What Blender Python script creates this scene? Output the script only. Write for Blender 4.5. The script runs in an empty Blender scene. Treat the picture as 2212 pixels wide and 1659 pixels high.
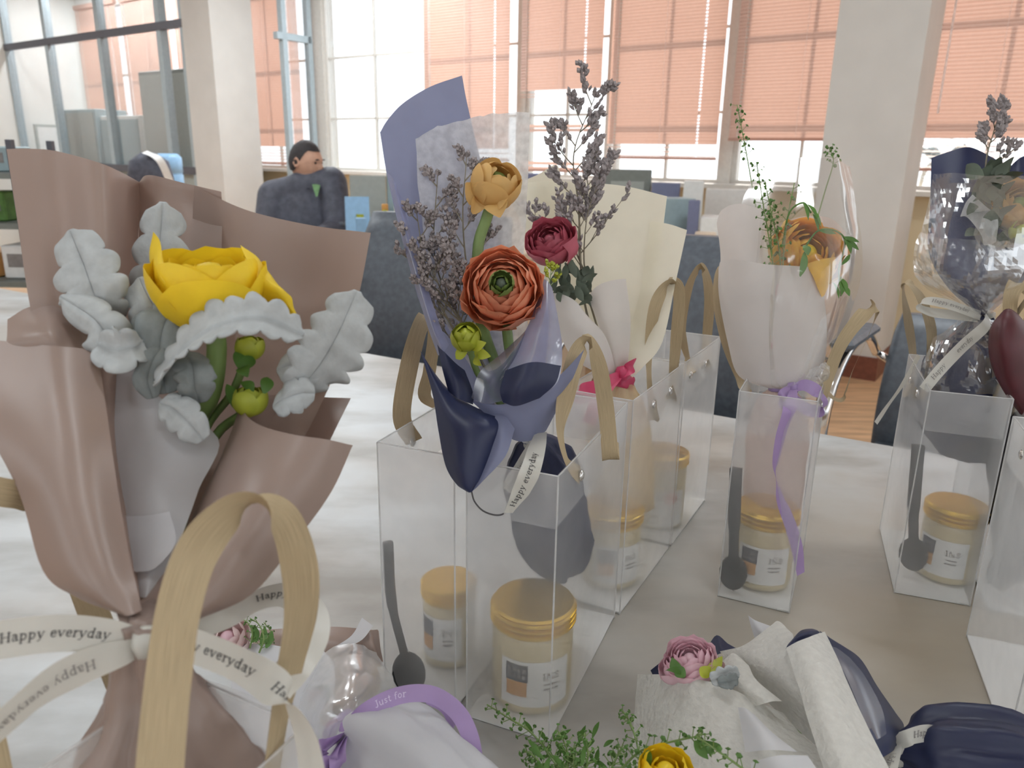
import bpy, bmesh, math, random
from mathutils import Vector, Matrix, noise
rad = math.radians
scene = bpy.context.scene
col = scene.collection

# ------------------------------------------------------------------ camera
FPX, CX, CY = 1661.0, 1106.0, 829.5
PITCH, ROLL = rad(16.5), rad(1.0)
CF = Vector((0, math.cos(PITCH), -math.sin(PITCH)))
_u0 = Vector((0, math.sin(PITCH), math.cos(PITCH)))
_r0 = Vector((1, 0, 0))
CR = _r0 * math.cos(ROLL) + _u0 * math.sin(ROLL)
CU = _u0 * math.cos(ROLL) - _r0 * math.sin(ROLL)
CAM = Vector((0, 0, 1.17))
cam_data = bpy.data.cameras.new('camera')
cam = bpy.data.objects.new('camera', cam_data)
col.objects.link(cam)
cam.matrix_world = Matrix(((CR.x, CU.x, -CF.x, CAM.x), (CR.y, CU.y, -CF.y, CAM.y), (CR.z, CU.z, -CF.z, CAM.z), (0, 0, 0, 1)))
cam_data.sensor_width = 36.0
cam_data.lens = FPX / 2212.0 * 36.0
cam_data.clip_start = 0.02
cam_data.dof.use_dof = True
cam_data.dof.focus_distance = 0.62
cam_data.dof.aperture_fstop = 13.0
scene.camera = cam

# ------------------------------------------------------------------ light, exposure
world = bpy.data.worlds.new('overcast_sky')
scene.world = world
world.use_nodes = True
bg = world.node_tree.nodes['Background']
bg.inputs[0].default_value = (0.90, 0.955, 1.0, 1)
bg.inputs[1].default_value = 3.6
TH = rad(55)
RU = Vector((math.sin(TH), -math.cos(TH), 0))     # along the window wall
RV = Vector((math.cos(TH), math.sin(TH), 0))      # from the room towards the windows
sun_data = bpy.data.lights.new('sun', 'SUN')
sun_data.energy = 12.0
sun_data.angle = rad(1.0)
sun_data.color = (1.0, 0.93, 0.84)
sun = bpy.data.objects.new('sun', sun_data)
col.objects.link(sun)
_el = rad(40)
_to = (-RV * 0.97 + RU * 0.25).normalized() * math.cos(_el) - Vector((0, 0, 1)) * math.sin(_el)
sun.rotation_euler = _to.to_track_quat('-Z', 'Y').to_euler()
sun.location = (2, 9, 8)
vs = scene.view_settings
vs.view_transform = 'Standard'
vs.look = 'None'
vs.gamma = 1.0
vs.use_curve_mapping = False
vs.exposure = -0.78
try:
    cy = scene.cycles
    cy.use_denoising = True
    cy.max_bounces = 6
    cy.diffuse_bounces = 4
    cy.glossy_bounces = 2
    cy.transmission_bounces = 3
    cy.transparent_max_bounces = 20
    cy.caustics_reflective = False
    cy.caustics_refractive = True
    cy.use_adaptive_sampling = True
    cy.adaptive_threshold = 0.1
    cy.adaptive_min_samples = 16
    cy.sample_clamp_indirect = 6.0
except Exception:
    pass

# ------------------------------------------------------------------ helpers
WM = {}
def W(x, y, d):
    return CAM + (CF + CR * ((x - CX) / FPX) - CU * ((y - CY) / FPX)) * d
def TZ(x, y, z=0.75):
    v = CF + CR * ((x - CX) / FPX) - CU * ((y - CY) / FPX)
    return CAM + v * ((z - CAM.z) / v.z)
def RM(u, v, z=0.0):
    return RU * u + RV * v + Vector((0, 0, z))
def cv(x, y, z):
    return CR * x + CU * y + CF * z
def lin(r, g, b):
    f = lambda c: (c / 255 / 12.92) if c / 255 <= 0.04045 else ((c / 255 + 0.055) / 1.055) ** 2.4
    return (f(r), f(g), f(b), 1.0)

def link(o, parent=None):
    col.objects.link(o)
    if parent is not None:
        o.parent = parent
        o.matrix_parent_inverse = WM[parent].inverted()
    if o not in WM:
        WM[o] = Matrix.Identity(4)
    return o
def tag(o, label=None, cat=None, group=None, kind=None):
    if label: o['label'] = label
    if cat: o['category'] = cat
    if group: o['group'] = group
    if kind: o['kind'] = kind
    return o
def thing(name, loc, label, cat, group=None):
    o = bpy.data.objects.new(name, None)
    o.empty_display_size = 0.02
    o.location = loc
    WM[o] = Matrix.Translation(Vector(loc))
    link(o)
    return tag(o, label, cat, group)
def meshobj(name, verts, faces, mat, parent=None, smooth=False, mats=None, fm=None):
    me = bpy.data.meshes.new(name)
    me.from_pydata([tuple(v) for v in verts], [], faces)
    if mats:
        for m in mats: me.materials.append(m)
        if fm: me.polygons.foreach_set('material_index', fm)
    else:
        me.materials.append(mat)
    if smooth:
        me.polygons.foreach_set('use_smooth', [True] * len(me.polygons))
    me.update()
    o = bpy.data.objects.new(name, me)
    return link(o, parent)

class MB:
    def __init__(self): self.v, self.f, self.m, self.cur = [], [], [], 0
    def add(self, vs, fs):
        n = len(self.v)
        self.v += [Vector(q) for q in vs]
        for f in fs:
            self.f.append(tuple(n + i for i in f)); self.m.append(self.cur)
    def box(self, c, ax, ay, az, bev=0.0):
        """box with centre c and half-axis vectors; optional chamfer on the ax/ay outline"""
        c = Vector(c)
        if bev <= 0:
            vs = [c + ax * i + ay * j + az * k for k in (-1, 1) for j in (-1, 1) for i in (-1, 1)]
            self.add(vs, [(0, 2, 3, 1), (4, 5, 7, 6), (0, 1, 5, 4), (2, 6, 7, 3), (0, 4, 6, 2), (1, 3, 7, 5)])
        else:
            lx, ly, lz = ax.length, ay.length, az.length
            bx, by, bz = 1 - bev / lx, 1 - bev / ly, 1 - bev / lz
            o = [(-bx, -1), (bx, -1), (1, -by), (1, by), (bx, 1), (-bx, 1), (-1, by), (-1, -by)]
            inn = [(x * bx if abs(x) == 1 else x * (1 - bev / lx), y * by if abs(y) == 1 else y * (1 - bev / ly)) for x, y in o]
            vs = []
            for (pl, z) in ((inn, -1), (o, -bz), (o, bz), (inn, 1)):
                vs += [c + ax * x + ay * y + az * z for x, y in pl]
            fs = [tuple(range(7, -1, -1)), tuple(range(24, 32))]
            for k in range(3):
                for i in range(8):
                    j = (i + 1) % 8
                    fs.append((k * 8 + i, k * 8 + j, k * 8 + 8 + j, k * 8 + 8 + i))
            self.add(vs, fs)
    def tube(self, pts, r, n=8, cap=True):
        pts = [Vector(q) for q in pts]
        rs = r if isinstance(r, (list, tuple)) else [r] * len(pts)
        rings, prev = [], None
        for i, q in enumerate(pts):
            t = (pts[min(i + 1, len(pts) - 1)] - pts[max(i - 1, 0)])
            if t.length < 1e-9: t = Vector((0, 0, 1))
            t.normalize()
            if prev is None:
                a = t.orthogonal().normalized()
            else:
                a = prev - t * prev.dot(t)
                a = a.normalized() if a.length > 1e-6 else t.orthogonal().normalized()
            prev = a
            b = t.cross(a)
            rings.append([q + (a * math.cos(2 * math.pi * k / n) + b * math.sin(2 * math.pi * k / n)) * rs[i] for k in range(n)])
        fs = []
        for i in range(len(pts) - 1):
            for k in range(n):
                j = (k + 1) % n
                fs.append((i * n + k, i * n + j, i * n + n + j, i * n + n + k))
        if cap:
            fs.append(tuple(range(n - 1, -1, -1)))
            fs.append(tuple((len(pts) - 1) * n + k for k in range(n)))
        self.add([q for rg in rings for q in rg], fs)
    def lathe(self, c, prof, n=32, axis=Vector((0, 0, 1)), mod=None):
        """prof: (radius, height) pairs"""
        axis = Vector(axis).normalized()
        a = axis.orthogonal().normalized() if abs(axis.z) < 0.99 else Vector((1, 0, 0))
        b = axis.cross(a)
        vs, fs = [], []
        for i, (r, h) in enumerate(prof):
            for k in range(n):
                p = 2 * math.pi * k / n
                rr = r * (mod(p, i / (len(prof) - 1)) if mod else 1)
                vs.append(Vector(c) + axis * h + (a * math.cos(p) + b * math.sin(p)) * rr)
        for i in range(len(prof) - 1):
            for k in range(n):
                j = (k + 1) % n
                fs.append((i * n + k, i * n + j, i * n + n + j, i * n + n + k))
        if prof[0][0] > 1e-5: fs.append(tuple(range(n - 1, -1, -1)))
        if prof[-1][0] > 1e-5: fs.append(tuple((len(prof) - 1) * n + k for k in range(n)))
        self.add(vs, fs)
    def build(self, name, mat, parent=None, smooth=False, mats=None):
        return meshobj(name, self.v, self.f, mat, parent, smooth, mats, self.m if mats else None)

def cr(p0, p1, p2, p3, t):
    return 0.5 * ((2 * p1) + (p2 - p0) * t + (2 * p0 - 5 * p1 + 4 * p2 - p3) * t * t + (3 * p1 - p0 - 3 * p2 + p3) * t ** 3)
def spline(pts, n):
    """Catmull-Rom through pts, n steps per span"""
    P = [Vector(p) for p in pts]
    if len(P) == 2:
        return [P[0].lerp(P[1], i / n) for i in range(n + 1)]
    E = [P[0] * 2 - P[1]] + P + [P[-1] * 2 - P[-2]]
    out = []
    for i in range(len(P) - 1):
        for k in range(n):
            out.append(cr(E[i], E[i + 1], E[i + 2], E[i + 3], k / n))
    out.append(P[-1])
    return out
def sheet(name, rows, mat, parent, n=6, m=6, crumple=0.0, cs=30.0, seed=0, smooth=True, ds=1.0, jag=0.0, thick=0.0):
    """curved sheet of paper through a grid of control points; a 3-tuple is (x, y, depth)"""
    g = [[W(q[0], q[1], q[2] * ds) if not isinstance(q, Vector) else q for q in r] for r in rows]
    g = [spline(r, n) for r in g]
    cols = list(zip(*g))
    cols = [spline(c, m) for c in cols]
    nr, nc = len(cols[0]), len(cols)
    vs = [cols[j][i] for i in range(nr) for j in range(nc)]
    if crumple:
        off = Vector((seed * 3.7, seed * 1.3, seed * 7.1))
        for i, q in enumerate(vs):
            vs[i] = q + noise.noise_vector(q * cs + off) * crumple + noise.noise_vector(q * cs * 2.7 + off) * crumple * 0.4
    if jag:
        for j in range(nc):
            vs[j] = vs[j] + Vector((0, 0, 1)) * noise.noise(Vector((j * 1.9, seed, 0))) * jag
    fs = [(i * nc + j, i * nc + j + 1, (i + 1) * nc + j + 1, (i + 1) * nc + j) for i in range(nr - 1) for j in range(nc - 1)]
    o = meshobj(name, vs, fs, mat, parent, smooth)
    if thick:
        sm = o.modifiers.new('thickness', 'SOLIDIFY'); sm.thickness = thick; sm.offset = 0
    return o

# ---- lettering: serif strokes drawn as narrow quads
GL = {
 'H': (.72, [([(.13, 0), (.13, .7)], .1), ([(.58, 0), (.58, .7)], .1), ([(.13, .36), (.58, .36)], .05), ([(.02, .02), (.24, .02)], .04), ([(.02, .68), (.24, .68)], .04), ([(.47, .02), (.69, .02)], .04), ([(.47, .68), (.69, .68)], .04)]),
 'a': (.47, [([(.34, .3), (.15, .25), (.08, .13), (.14, .03), (.25, .03), (.34, .12)], .06), ([(.09, .4), (.2, .47), (.32, .42), (.34, .08), (.45, .03)], .085)]),
 'p': (.53, [([(.13, -.22), (.13, .48)], .09), ([(.13, .38), (.27, .46), (.41, .38), (.44, .22), (.36, .06), (.24, .02), (.13, .08)], .07), ([(.02, -.21), (.25, -.21)], .04), ([(.02, .46), (.13, .47)], .04)]),
 'y': (.5, [([(.07, .46), (.26, .03)], .09), ([(.44, .46), (.2, -.15), (.07, -.19)], .05), ([(0, .46), (.18, .46)], .04), ([(.36, .46), (.51, .46)], .04)]),
 'e': (.45, [([(.08, .26), (.38, .27), (.36, .41), (.24, .47), (.12, .41), (.08, .25), (.12, .09), (.24, .03), (.4, .09)], .07)]),
 'v': (.5, [([(.07, .46), (.25, .03)], .09), ([(.44, .46), (.25, .03)], .05), ([(0, .46), (.18, .46)], .04), ([(.36, .46), (.51, .46)], .04)]),
 'r': (.38, [([(.13, 0), (.13, .46)], .09), ([(.13, .34), (.24, .45), (.36, .43)], .07), ([(.03, .02), (.26, .02)], .04), ([(.03, .46), (.13, .46)], .04)]),
 'd': (.54, [([(.4, .72), (.4, .04), (.5, .02)], .09), ([(.4, .38), (.27, .46), (.13, .38), (.09, .22), (.15, .06), (.26, .03), (.4, .1)], .07), ([(.3, .7), (.4, .71)], .04)]),
 'J': (.45, [([(.3, .7), (.3, .12), (.2, .02), (.08, .08)], .08), ([(.18, .69), (.42, .69)], .04)]),
 'u': (.52, [([(.1, .46), (.1, .12), (.2, .03), (.38, .13)], .07), ([(.4, .46), (.4, .0)], .08)]),
 's': (.4, [([(.33, .38), (.2, .46), (.09, .37), (.2, .25), (.33, .13), (.2, .03), (.06, .09)], .07)]),
 't': (.34, [([(.16, .62), (.16, .1), (.24, .02), (.32, .06)], .07), ([(.04, .44), (.3, .44)], .05)]),
 'f': (.34, [([(.34, .66), (.22, .69), (.15, .56), (.15, 0)], .07), ([(.04, .44), (.3, .44)], .05)]),
 'o': (.5, [([(.25, .46), (.12, .38), (.08, .24), (.13, .09), (.25, .03), (.38, .09), (.42, .24), (.37, .39), (.25, .46)], .07)]),
 'I': (.32, [([(.16, 0), (.16, .7)], .1), ([(.05, .02), (.27, .02)], .04), ([(.05, .68), (.27, .68)], .04)]),
 'N': (.72, [([(.12, 0), (.12, .7)], .05), ([(.12, .7), (.58, 0)], .1), ([(.58, 0), (.58, .7)], .05)]),
 'S': (.52, [([(.42, .55), (.32, .67), (.18, .67), (.1, .54), (.2, .41), (.35, .3), (.43, .16), (.32, .03), (.17, .03), (.07, .16)], .08)]),
 ' ': (.28, []),
}
def text_quads(s, slant=0.0):
    """list of quads (four 2-D points, unit = letter size) and the total width"""
    x0, out = 0.0, []
    for ch in s:
        w, strokes = GL[ch]
        for pts, wd in strokes:
            for (a, b) in zip(pts[:-1], pts[1:]):
                dx, dy = b[0] - a[0], b[1] - a[1]
                L = math.hypot(dx, dy) or 1
                dx, dy = dx / L, dy / L
                e = wd * 0.3
                ax, ay, bx, by = a[0] - dx * e, a[1] - dy * e, b[0] + dx * e, b[1] + dy * e
                nx, ny = -dy * wd / 2, dx * wd / 2
                q = [(ax + nx, ay + ny), (ax - nx, ay - ny), (bx - nx, by - ny), (bx + nx, by + ny)]
                out.append([(x0 + px + slant * py, py) for px, py in q])
        x0 += w + 0.03
    return out, x0
def ribbon(name, pts, wdirs, width, mat, parent, n=10, ds=1.0, texts=(), tmat=None, nw=3, cup=0.0, tname='lettering'):
    """band along pts (x,y,depth or Vector); wdirs: camera-space width directions, one per point"""
    P = [W(q[0], q[1], q[2] * ds) if not isinstance(q, Vector) else q for q in pts]
    if len(wdirs) == 1: wdirs = wdirs * len(P)
    D = [cv(*w) if not isinstance(w, Vector) else w for w in wdirs]
    C, Q = spline(P, n), spline(D, n)
    ws = width if isinstance(width, (list, tuple)) else [width] * len(P)
    WS = [v.x for v in spline([Vector((w, 0, 0)) for w in ws], n)]
    frames, S = [], [0.0]
    for i, c in enumerate(C):
        t = (C[min(i + 1, len(C) - 1)] - C[max(i - 1, 0)]).normalized()
        w = Q[i] - t * Q[i].dot(t)
        w = w.normalized() if w.length > 1e-6 else t.orthogonal().normalized()
        frames.append((c, t, w, t.cross(w).normalized()))
        if i: S.append(S[-1] + (c - C[i - 1]).length)
    vs, fs = [], []
    for i, (c, t, w, nn) in enumerate(frames):
        for k in range(nw + 1):
            a = k / nw * 2 - 1
            vs.append(c + w * (a * WS[i] / 2) + nn * (cup * (1 - a * a)))
    for i in range(len(C) - 1):
        for k in range(nw):
            a = i * (nw + 1) + k
            fs.append((a, a + 1, a + nw + 2, a + nw + 1))
    o = meshobj(name, vs, fs, mat, parent, True)
    uvl = o.data.uv_layers.new(name='UVMap')
    for lp in o.data.loops:
        i, k = divmod(lp.vertex_index, nw + 1); uvl.data[lp.index].uv = (k / nw, S[i] * 40)
    def at(s, tt, off):
        s = max(0.0, min(S[-1] * 0.9999, s))
        i = 0
        while i < len(S) - 2 and S[i + 1] < s: i += 1
        k = (s - S[i]) / max(1e-9, S[i + 1] - S[i])
        a, b = frames[i], frames[i + 1]
        c, w, nn = a[0].lerp(b[0], k), a[2].lerp(b[2], k), a[3].lerp(b[3], k)
        r = tt / (WS[i] / 2)
        return c + w * tt + nn * (off + cup * (1 - r * r))
    for (txt, s0, size, rev, side) in texts:   # rev: reads towards the start; side: +1/-1 which face
        qs, wd = text_quads(txt, 0.12)
        tv, tf = [], []
        sg = -1 if rev else 1
        for q in qs:
            b = len(tv)
            for (px, py) in q:
                y = (py - 0.24) * size
                tv.append(at(S[-1] * s0 + sg * px * size, sg * side * y, side * 0.0004))
            tf.append((b, b + 1, b + 2, b + 3))
        meshobj(tname, tv, tf, tmat, o)
    return o

# ------------------------------------------------------------------ materials
def nodes(name):
    m = bpy.data.materials.new(name); m.use_nodes = True
    nt = m.node_tree; nt.nodes.clear()
    out = nt.nodes.new('ShaderNodeOutputMaterial')
    return m, nt, out
def noisy(nt, c1, c2, scale, detail=3.0, lo=0.35, hi=0.65, stretch=None, uv=False):
    tc = nt.nodes.new('ShaderNodeTexCoord'); mp = nt.nodes.new('ShaderNodeMapping')
    nz = nt.nodes.new('ShaderNodeTexNoise'); rp = nt.nodes.new('ShaderNodeValToRGB')
    nz.inputs['Scale'].default_value = scale; nz.inputs['Detail'].default_value = detail
    if stretch: mp.inputs['Scale'].default_value = stretch
    rp.color_ramp.elements[0].position, rp.color_ramp.elements[1].position = lo, hi
    rp.color_ramp.elements[0].color, rp.color_ramp.elements[1].color = c1, c2
    nt.links.new(tc.outputs['UV' if uv else 'Object'], mp.inputs[0]); nt.links.new(mp.outputs[0], nz.inputs['Vector'])
    nt.links.new(nz.outputs[0], rp.inputs[0])
    return rp.outputs[0], nz.outputs[0]
def sc4(c, k): return (min(1, c[0] * k), min(1, c[1] * k), min(1, c[2] * k), 1)
def plain(name, c, rough=0.6, metal=0.0, var=0.12, scale=40.0, bump=0.0, stretch=None, trans=0.0, tcol=None, spec=0.5, coat=0.0, uv=None):
    """principled surface with slight noise; trans adds light passing through thin sheets"""
    m, nt, out = nodes(name)
    b = nt.nodes.new('ShaderNodeBsdfPrincipled')
    cs, nf = noisy(nt, sc4(c, 1 - var), sc4(c, 1 + var), scale, stretch=uv or stretch, uv=bool(uv))
    nt.links.new(cs, b.inputs['Base Color'])
    b.inputs['Roughness'].default_value = rough; b.inputs['Metallic'].default_value = metal
    b.inputs['Specular IOR Level'].default_value = spec
    b.inputs['Coat Weight'].default_value = coat
    if bump:
        bp = nt.nodes.new('ShaderNodeBump'); bp.inputs['Strength'].default_value = bump; bp.inputs['Distance'].default_value = 0.002
        nt.links.new(nf, bp.inputs['Height']); nt.links.new(bp.outputs[0], b.inputs['Normal'])
    last = b.outputs[0]
    if trans:
        t = nt.nodes.new('ShaderNodeBsdfTranslucent'); mx = nt.nodes.new('ShaderNodeMixShader')
        t.inputs[0].default_value = tcol or c
        mx.inputs[0].default_value = trans
        nt.links.new(last, mx.inputs[1]); nt.links.new(t.outputs[0], mx.inputs[2]); last = mx.outputs[0]
    nt.links.new(last, out.inputs[0])
    return m
def filmy(name, c, clear, blur=0.0, trans=0.35, gloss=0.05, grough=0.25, rough=0.5, var=0.06, scale=60, ior=1.06, brough=0.35):
    """see-through sheet: part clear, part blurring, part milky"""
    m, nt, out = nodes(name)
    d = nt.nodes.new('ShaderNodeBsdfDiffuse'); t = nt.nodes.new('ShaderNodeBsdfTranslucent')
    cs, nf = noisy(nt, sc4(c, 1 - var), sc4(c, 1 + var), scale)
    nt.links.new(cs, d.inputs[0]); nt.links.new(cs, t.inputs[0])
    def mix(f, a, b):
        x = nt.nodes.new('ShaderNodeMixShader'); x.inputs[0].default_value = f
        nt.links.new(a, x.inputs[1]); nt.links.new(b, x.inputs[2]); return x.outputs[0]
    milk = mix(trans, d.outputs[0], t.outputs[0])
    tr = nt.nodes.new('ShaderNodeBsdfTransparent'); last = tr.outputs[0]
    if blur:
        rf = nt.nodes.new('ShaderNodeBsdfRefraction'); rf.inputs['IOR'].default_value = ior; rf.inputs['Roughness'].default_value = brough
        last = mix(blur, last, rf.outputs[0])
    last = mix(1 - clear, last, milk)
    if gloss:
        g = nt.nodes.new('ShaderNodeBsdfGlossy'); g.inputs['Roughness'].default_value = grough
        lw = nt.nodes.new('ShaderNodeLayerWeight'); lw.inputs[0].default_value = 0.35
        mt = nt.nodes.new('ShaderNodeMath'); mt.operation = 'MULTIPLY'; mt.inputs[1].default_value = gloss
        nt.links.new(lw.outputs['Fresnel'], mt.inputs[0])
        x = nt.nodes.new('ShaderNodeMixShader'); nt.links.new(mt.outputs[0], x.inputs[0])
        nt.links.new(last, x.inputs[1]); nt.links.new(g.outputs[0], x.inputs[2]); last = x.outputs[0]
    nt.links.new(last, out.inputs[0])
    return m
def emit(name, c, s):
    m, nt, out = nodes(name)
    e = nt.nodes.new('ShaderNodeEmission'); e.inputs[0].default_value = c; e.inputs[1].default_value = s
    nt.links.new(e.outputs[0], out.inputs[0]); return m
M = {}
M['white_wall'] = plain('white_wall', lin(226, 226, 222), 0.8, var=0.03, scale=3)
M['column'] = plain('column_paint', lin(206, 204, 200), 0.8, var=0.03, scale=4)
M['cream_wall'] = plain('cream_wall', lin(222, 208, 176), 0.8, var=0.03, scale=3)
M['ceiling'] = plain('ceiling_paint', lin(205, 206, 204), 0.9, var=0.03, scale=2)
M['floor'] = plain('wood_floor', lin(196, 158, 122), 0.45, var=0.2, scale=3, stretch=(1.2, 9, 1))
M['brown_base'] = plain('brown_skirting', lin(120, 72, 58), 0.5)
M['steel_frame'] = plain('grey_blue_metal_frame', lin(165, 178, 184), 0.4, 0.2, var=0.05)
M['dark_frame'] = plain('dark_metal_rail', lin(88, 88, 96), 0.45, 0.2, var=0.05)
M['win_frame'] = plain('white_window_frame', lin(205, 202, 196), 0.5, var=0.04)
M['glass'] = filmy('window_glass', (0.9, 0.95, 0.95, 1), 0.985, gloss=0.35, grough=0.02)
M['blind'] = plain('terracotta_blind_slat', lin(200, 168, 154), 0.5, var=0.04, trans=0.45, tcol=lin(208, 168, 150))
M['cord'] = plain('pale_cord', lin(235, 220, 215), 0.6)
M['leather'] = plain('black_leather', lin(88, 95, 104), 0.42, var=0.15, scale=60, bump=0.1)
M['chrome'] = plain('chrome', (0.8, 0.8, 0.8, 1), 0.12, 1.0, var=0.02)
M['desk'] = plain('pale_desk', lin(205, 188, 166), 0.45, var=0.06, scale=4)
M['panel_grey'] = plain('grey_cabinet_paint', lin(158, 164, 160), 0.5, var=0.04)
M['panel_blue'] = plain('blue_grey_cabinet_paint', lin(150, 170, 176), 0.5, var=0.04)
M['panel_dark'] = plain('dark_grey_green_cabinet_paint', lin(120, 126, 122), 0.5, var=0.05)
M['paper_white'] = plain('white_paper', lin(226, 226, 224), 0.7, var=0.03)
M['blue_plastic'] = plain('light_blue_plastic', lin(140, 180, 215), 0.35, var=0.05)
M['jacket'] = plain('black_padded_jacket', lin(74, 77, 90), 0.6, var=0.2, scale=30, bump=0.3)
M['skin'] = plain('skin', lin(202, 160, 138), 0.55, var=0.06)
M['hair'] = plain('dark_hair', lin(52, 48, 50), 0.7, var=0.2, scale=120)
M['green_cloth'] = plain('green_cloth', lin(110, 150, 105), 0.8)
M['trouser'] = plain('dark_trousers', lin(60, 62, 72), 0.8)
# gift table
M['kraft'] = plain('kraft_woven_handle', lin(184, 164, 130), 0.6, var=0.14, scale=1, bump=0.5, uv=(60, 1.2, 1))
M['pvc'] = filmy('frosted_pvc', (0.97, 0.98, 0.99, 1), 0.70, blur=0.4, trans=0.62, gloss=0.05, grough=0.3, ior=1.02, brough=0.6)
M['pvc_hem'] = filmy('frosted_pvc_hem', (0.95, 0.96, 0.97, 1), 0.66, trans=0.6, gloss=0.07, grough=0.3)
M['pvc_fold'] = filmy('frosted_pvc_fold', (0.93, 0.93, 0.93, 1), 0.3, trans=0.5, gloss=0.5, grough=0.2)
M['cello'] = filmy('clear_cellophane', (0.9, 0.9, 0.92, 1), 0.93, gloss=0.32, grough=0.1)
M['cello_soft'] = filmy('cloudy_cellophane', (0.9, 0.9, 0.9, 1), 0.6, gloss=0.3, grough=0.15, trans=0.5)
M['wax'] = plain('cream_wax_jar', lin(206, 190, 150), 0.3, var=0.03, coat=0.4)
M['gold'] = plain('gold_lid', lin(226, 184, 70), 0.3, 0.6, var=0.05)
M['label'] = plain('white_label', lin(228, 228, 226), 0.6, var=0.02)
M['label_navy'] = plain('navy_print', lin(48, 56, 76), 0.6)
M['label_orange'] = plain('orange_print', lin(206, 150, 80), 0.6)
M['label_grey'] = plain('grey_print', lin(135, 130, 128), 0.6)
M['spoon'] = plain('black_spoon', lin(40, 42, 44), 0.4)
M['red_dot'] = plain('red_sticker', lin(205, 110, 95), 0.6)
M['brown_paper'] = plain('mocha_paper', lin(162, 143, 134), 0.36, var=0.03, scale=20, trans=0.2, tcol=lin(175, 145, 130))
M['navy_paper'] = plain('navy_paper', lin(38, 44, 74), 0.45, var=0.06, scale=20, trans=0.14, tcol=lin(80, 95, 150))
M['slate_paper'] = plain('slate_blue_paper', lin(138, 143, 172), 0.45, var=0.05, trans=0.35, tcol=lin(150, 156, 190))
M['slate_film'] = filmy('slate_film', lin(120, 125, 150), 0.3, trans=0.5, gloss=0.3)
M['blue_film'] = filmy('pale_blue_film', lin(165, 170, 205), 0.12, trans=0.6, gloss=0.2)
M['tissue'] = filmy('white_tissue', (0.86, 0.86, 0.86, 1), 0.22, trans=0.6, gloss=0.1, var=0.12, scale=160)
M['white_wrap'] = plain('white_wrapping', lin(216, 216, 219), 0.6, var=0.03, trans=0.35, tcol=lin(225, 225, 230))
M['crepe'] = plain('textured_white_wrap', lin(222, 220, 214), 0.6, var=0.06, scale=220, bump=0.9, trans=0.3)
M['cream_wrap'] = plain('cream_wrapping', lin(240, 236, 220), 0.6, var=0.03, trans=0.4, tcol=lin(244, 236, 214))
M['pink_wrap'] = plain('pale_pink_wrapping', lin(224, 219, 216), 0.6, var=0.03, trans=0.4, tcol=lin(230, 222, 218))
M['pink_body'] = filmy('pale_pink_film', lin(236, 214, 204), 0.35, trans=0.5)
M['cream_body'] = filmy('cream_film', lin(236, 216, 180), 0.3, trans=0.5)
M['satin_white'] = plain('white_satin', lin(216, 214, 206), 0.35, var=0.03, trans=0.25)
M['satin_lilac'] = plain('lilac_satin', lin(178, 152, 200), 0.35, var=0.05, trans=0.25)
M['satin_rose'] = plain('rose_satin', lin(206, 70, 108), 0.38, var=0.06, trans=0.15)
M['ink'] = plain('black_ink', lin(48, 46, 52), 0.6)
M['ink_white'] = plain('white_ink', lin(225, 212, 235), 0.6)
M['yellow_petal'] = plain('yellow_petal', lin(244, 212, 44), 0.5, var=0.05, scale=60, trans=0.25, tcol=lin(244, 212, 40))
M['amber_petal'] = plain('amber_petal', lin(238, 194, 84), 0.5, var=0.14, scale=50, trans=0.3, tcol=lin(235, 160, 40))
M['orange_petal'] = plain('coral_orange_petal', lin(240, 168, 136), 0.5, var=0.12, scale=70, trans=0.3, tcol=lin(240, 170, 130))
M['peach_petal'] = plain('peach_petal', lin(226, 186, 118), 0.5, var=0.1, trans=0.3)
M['green_petal'] = plain('green_inner_petal', lin(120, 140, 72), 0.5, var=0.2)
M['red_petal'] = plain('crimson_petal', lin(192, 98, 114), 0.5, var=0.1, trans=0.25)
M['pink_petal'] = plain('pink_petal', lin(242, 206, 216), 0.5, var=0.08, trans=0.3)
M['blush_petal'] = plain('blush_petal', lin(240, 218, 216), 0.5, var=0.06, trans=0.3)
M['green_stem'] = plain('green_stem', lin(118, 142, 82), 0.45, var=0.15)
M['lime_bud'] = plain('lime_bud', lin(176, 184, 60), 0.45, var=0.15, trans=0.15)
M['leaf'] = plain('green_leaf', lin(92, 132, 62), 0.5, var=0.2, trans=0.25)
M['dark_leaf'] = plain('dark_green_leaf', lin(84, 94, 80), 0.6, var=0.25)
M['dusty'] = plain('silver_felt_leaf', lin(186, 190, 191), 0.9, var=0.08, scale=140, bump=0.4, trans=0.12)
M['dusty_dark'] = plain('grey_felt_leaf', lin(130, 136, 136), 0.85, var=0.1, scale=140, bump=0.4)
M['twig'] = plain('dry_stem', lin(124, 116, 98), 0.7, var=0.2)
M['statice'] = plain('dried_statice_bud', lin(146, 138, 138), 0.8, var=0.25, scale=200)
M['maroon'] = plain('maroon_leaf', lin(78, 26, 34), 0.5, var=0.15)
M['black_film'] = plain('black_film', lin(34, 32, 38), 0.3)
M['silver'] = plain('silver_rivet', (0.75, 0.75, 0.75, 1), 0.2, 1.0, var=0.02)
M['thread'] = plain('dark_thread', lin(90, 88, 90), 0.7)
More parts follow.
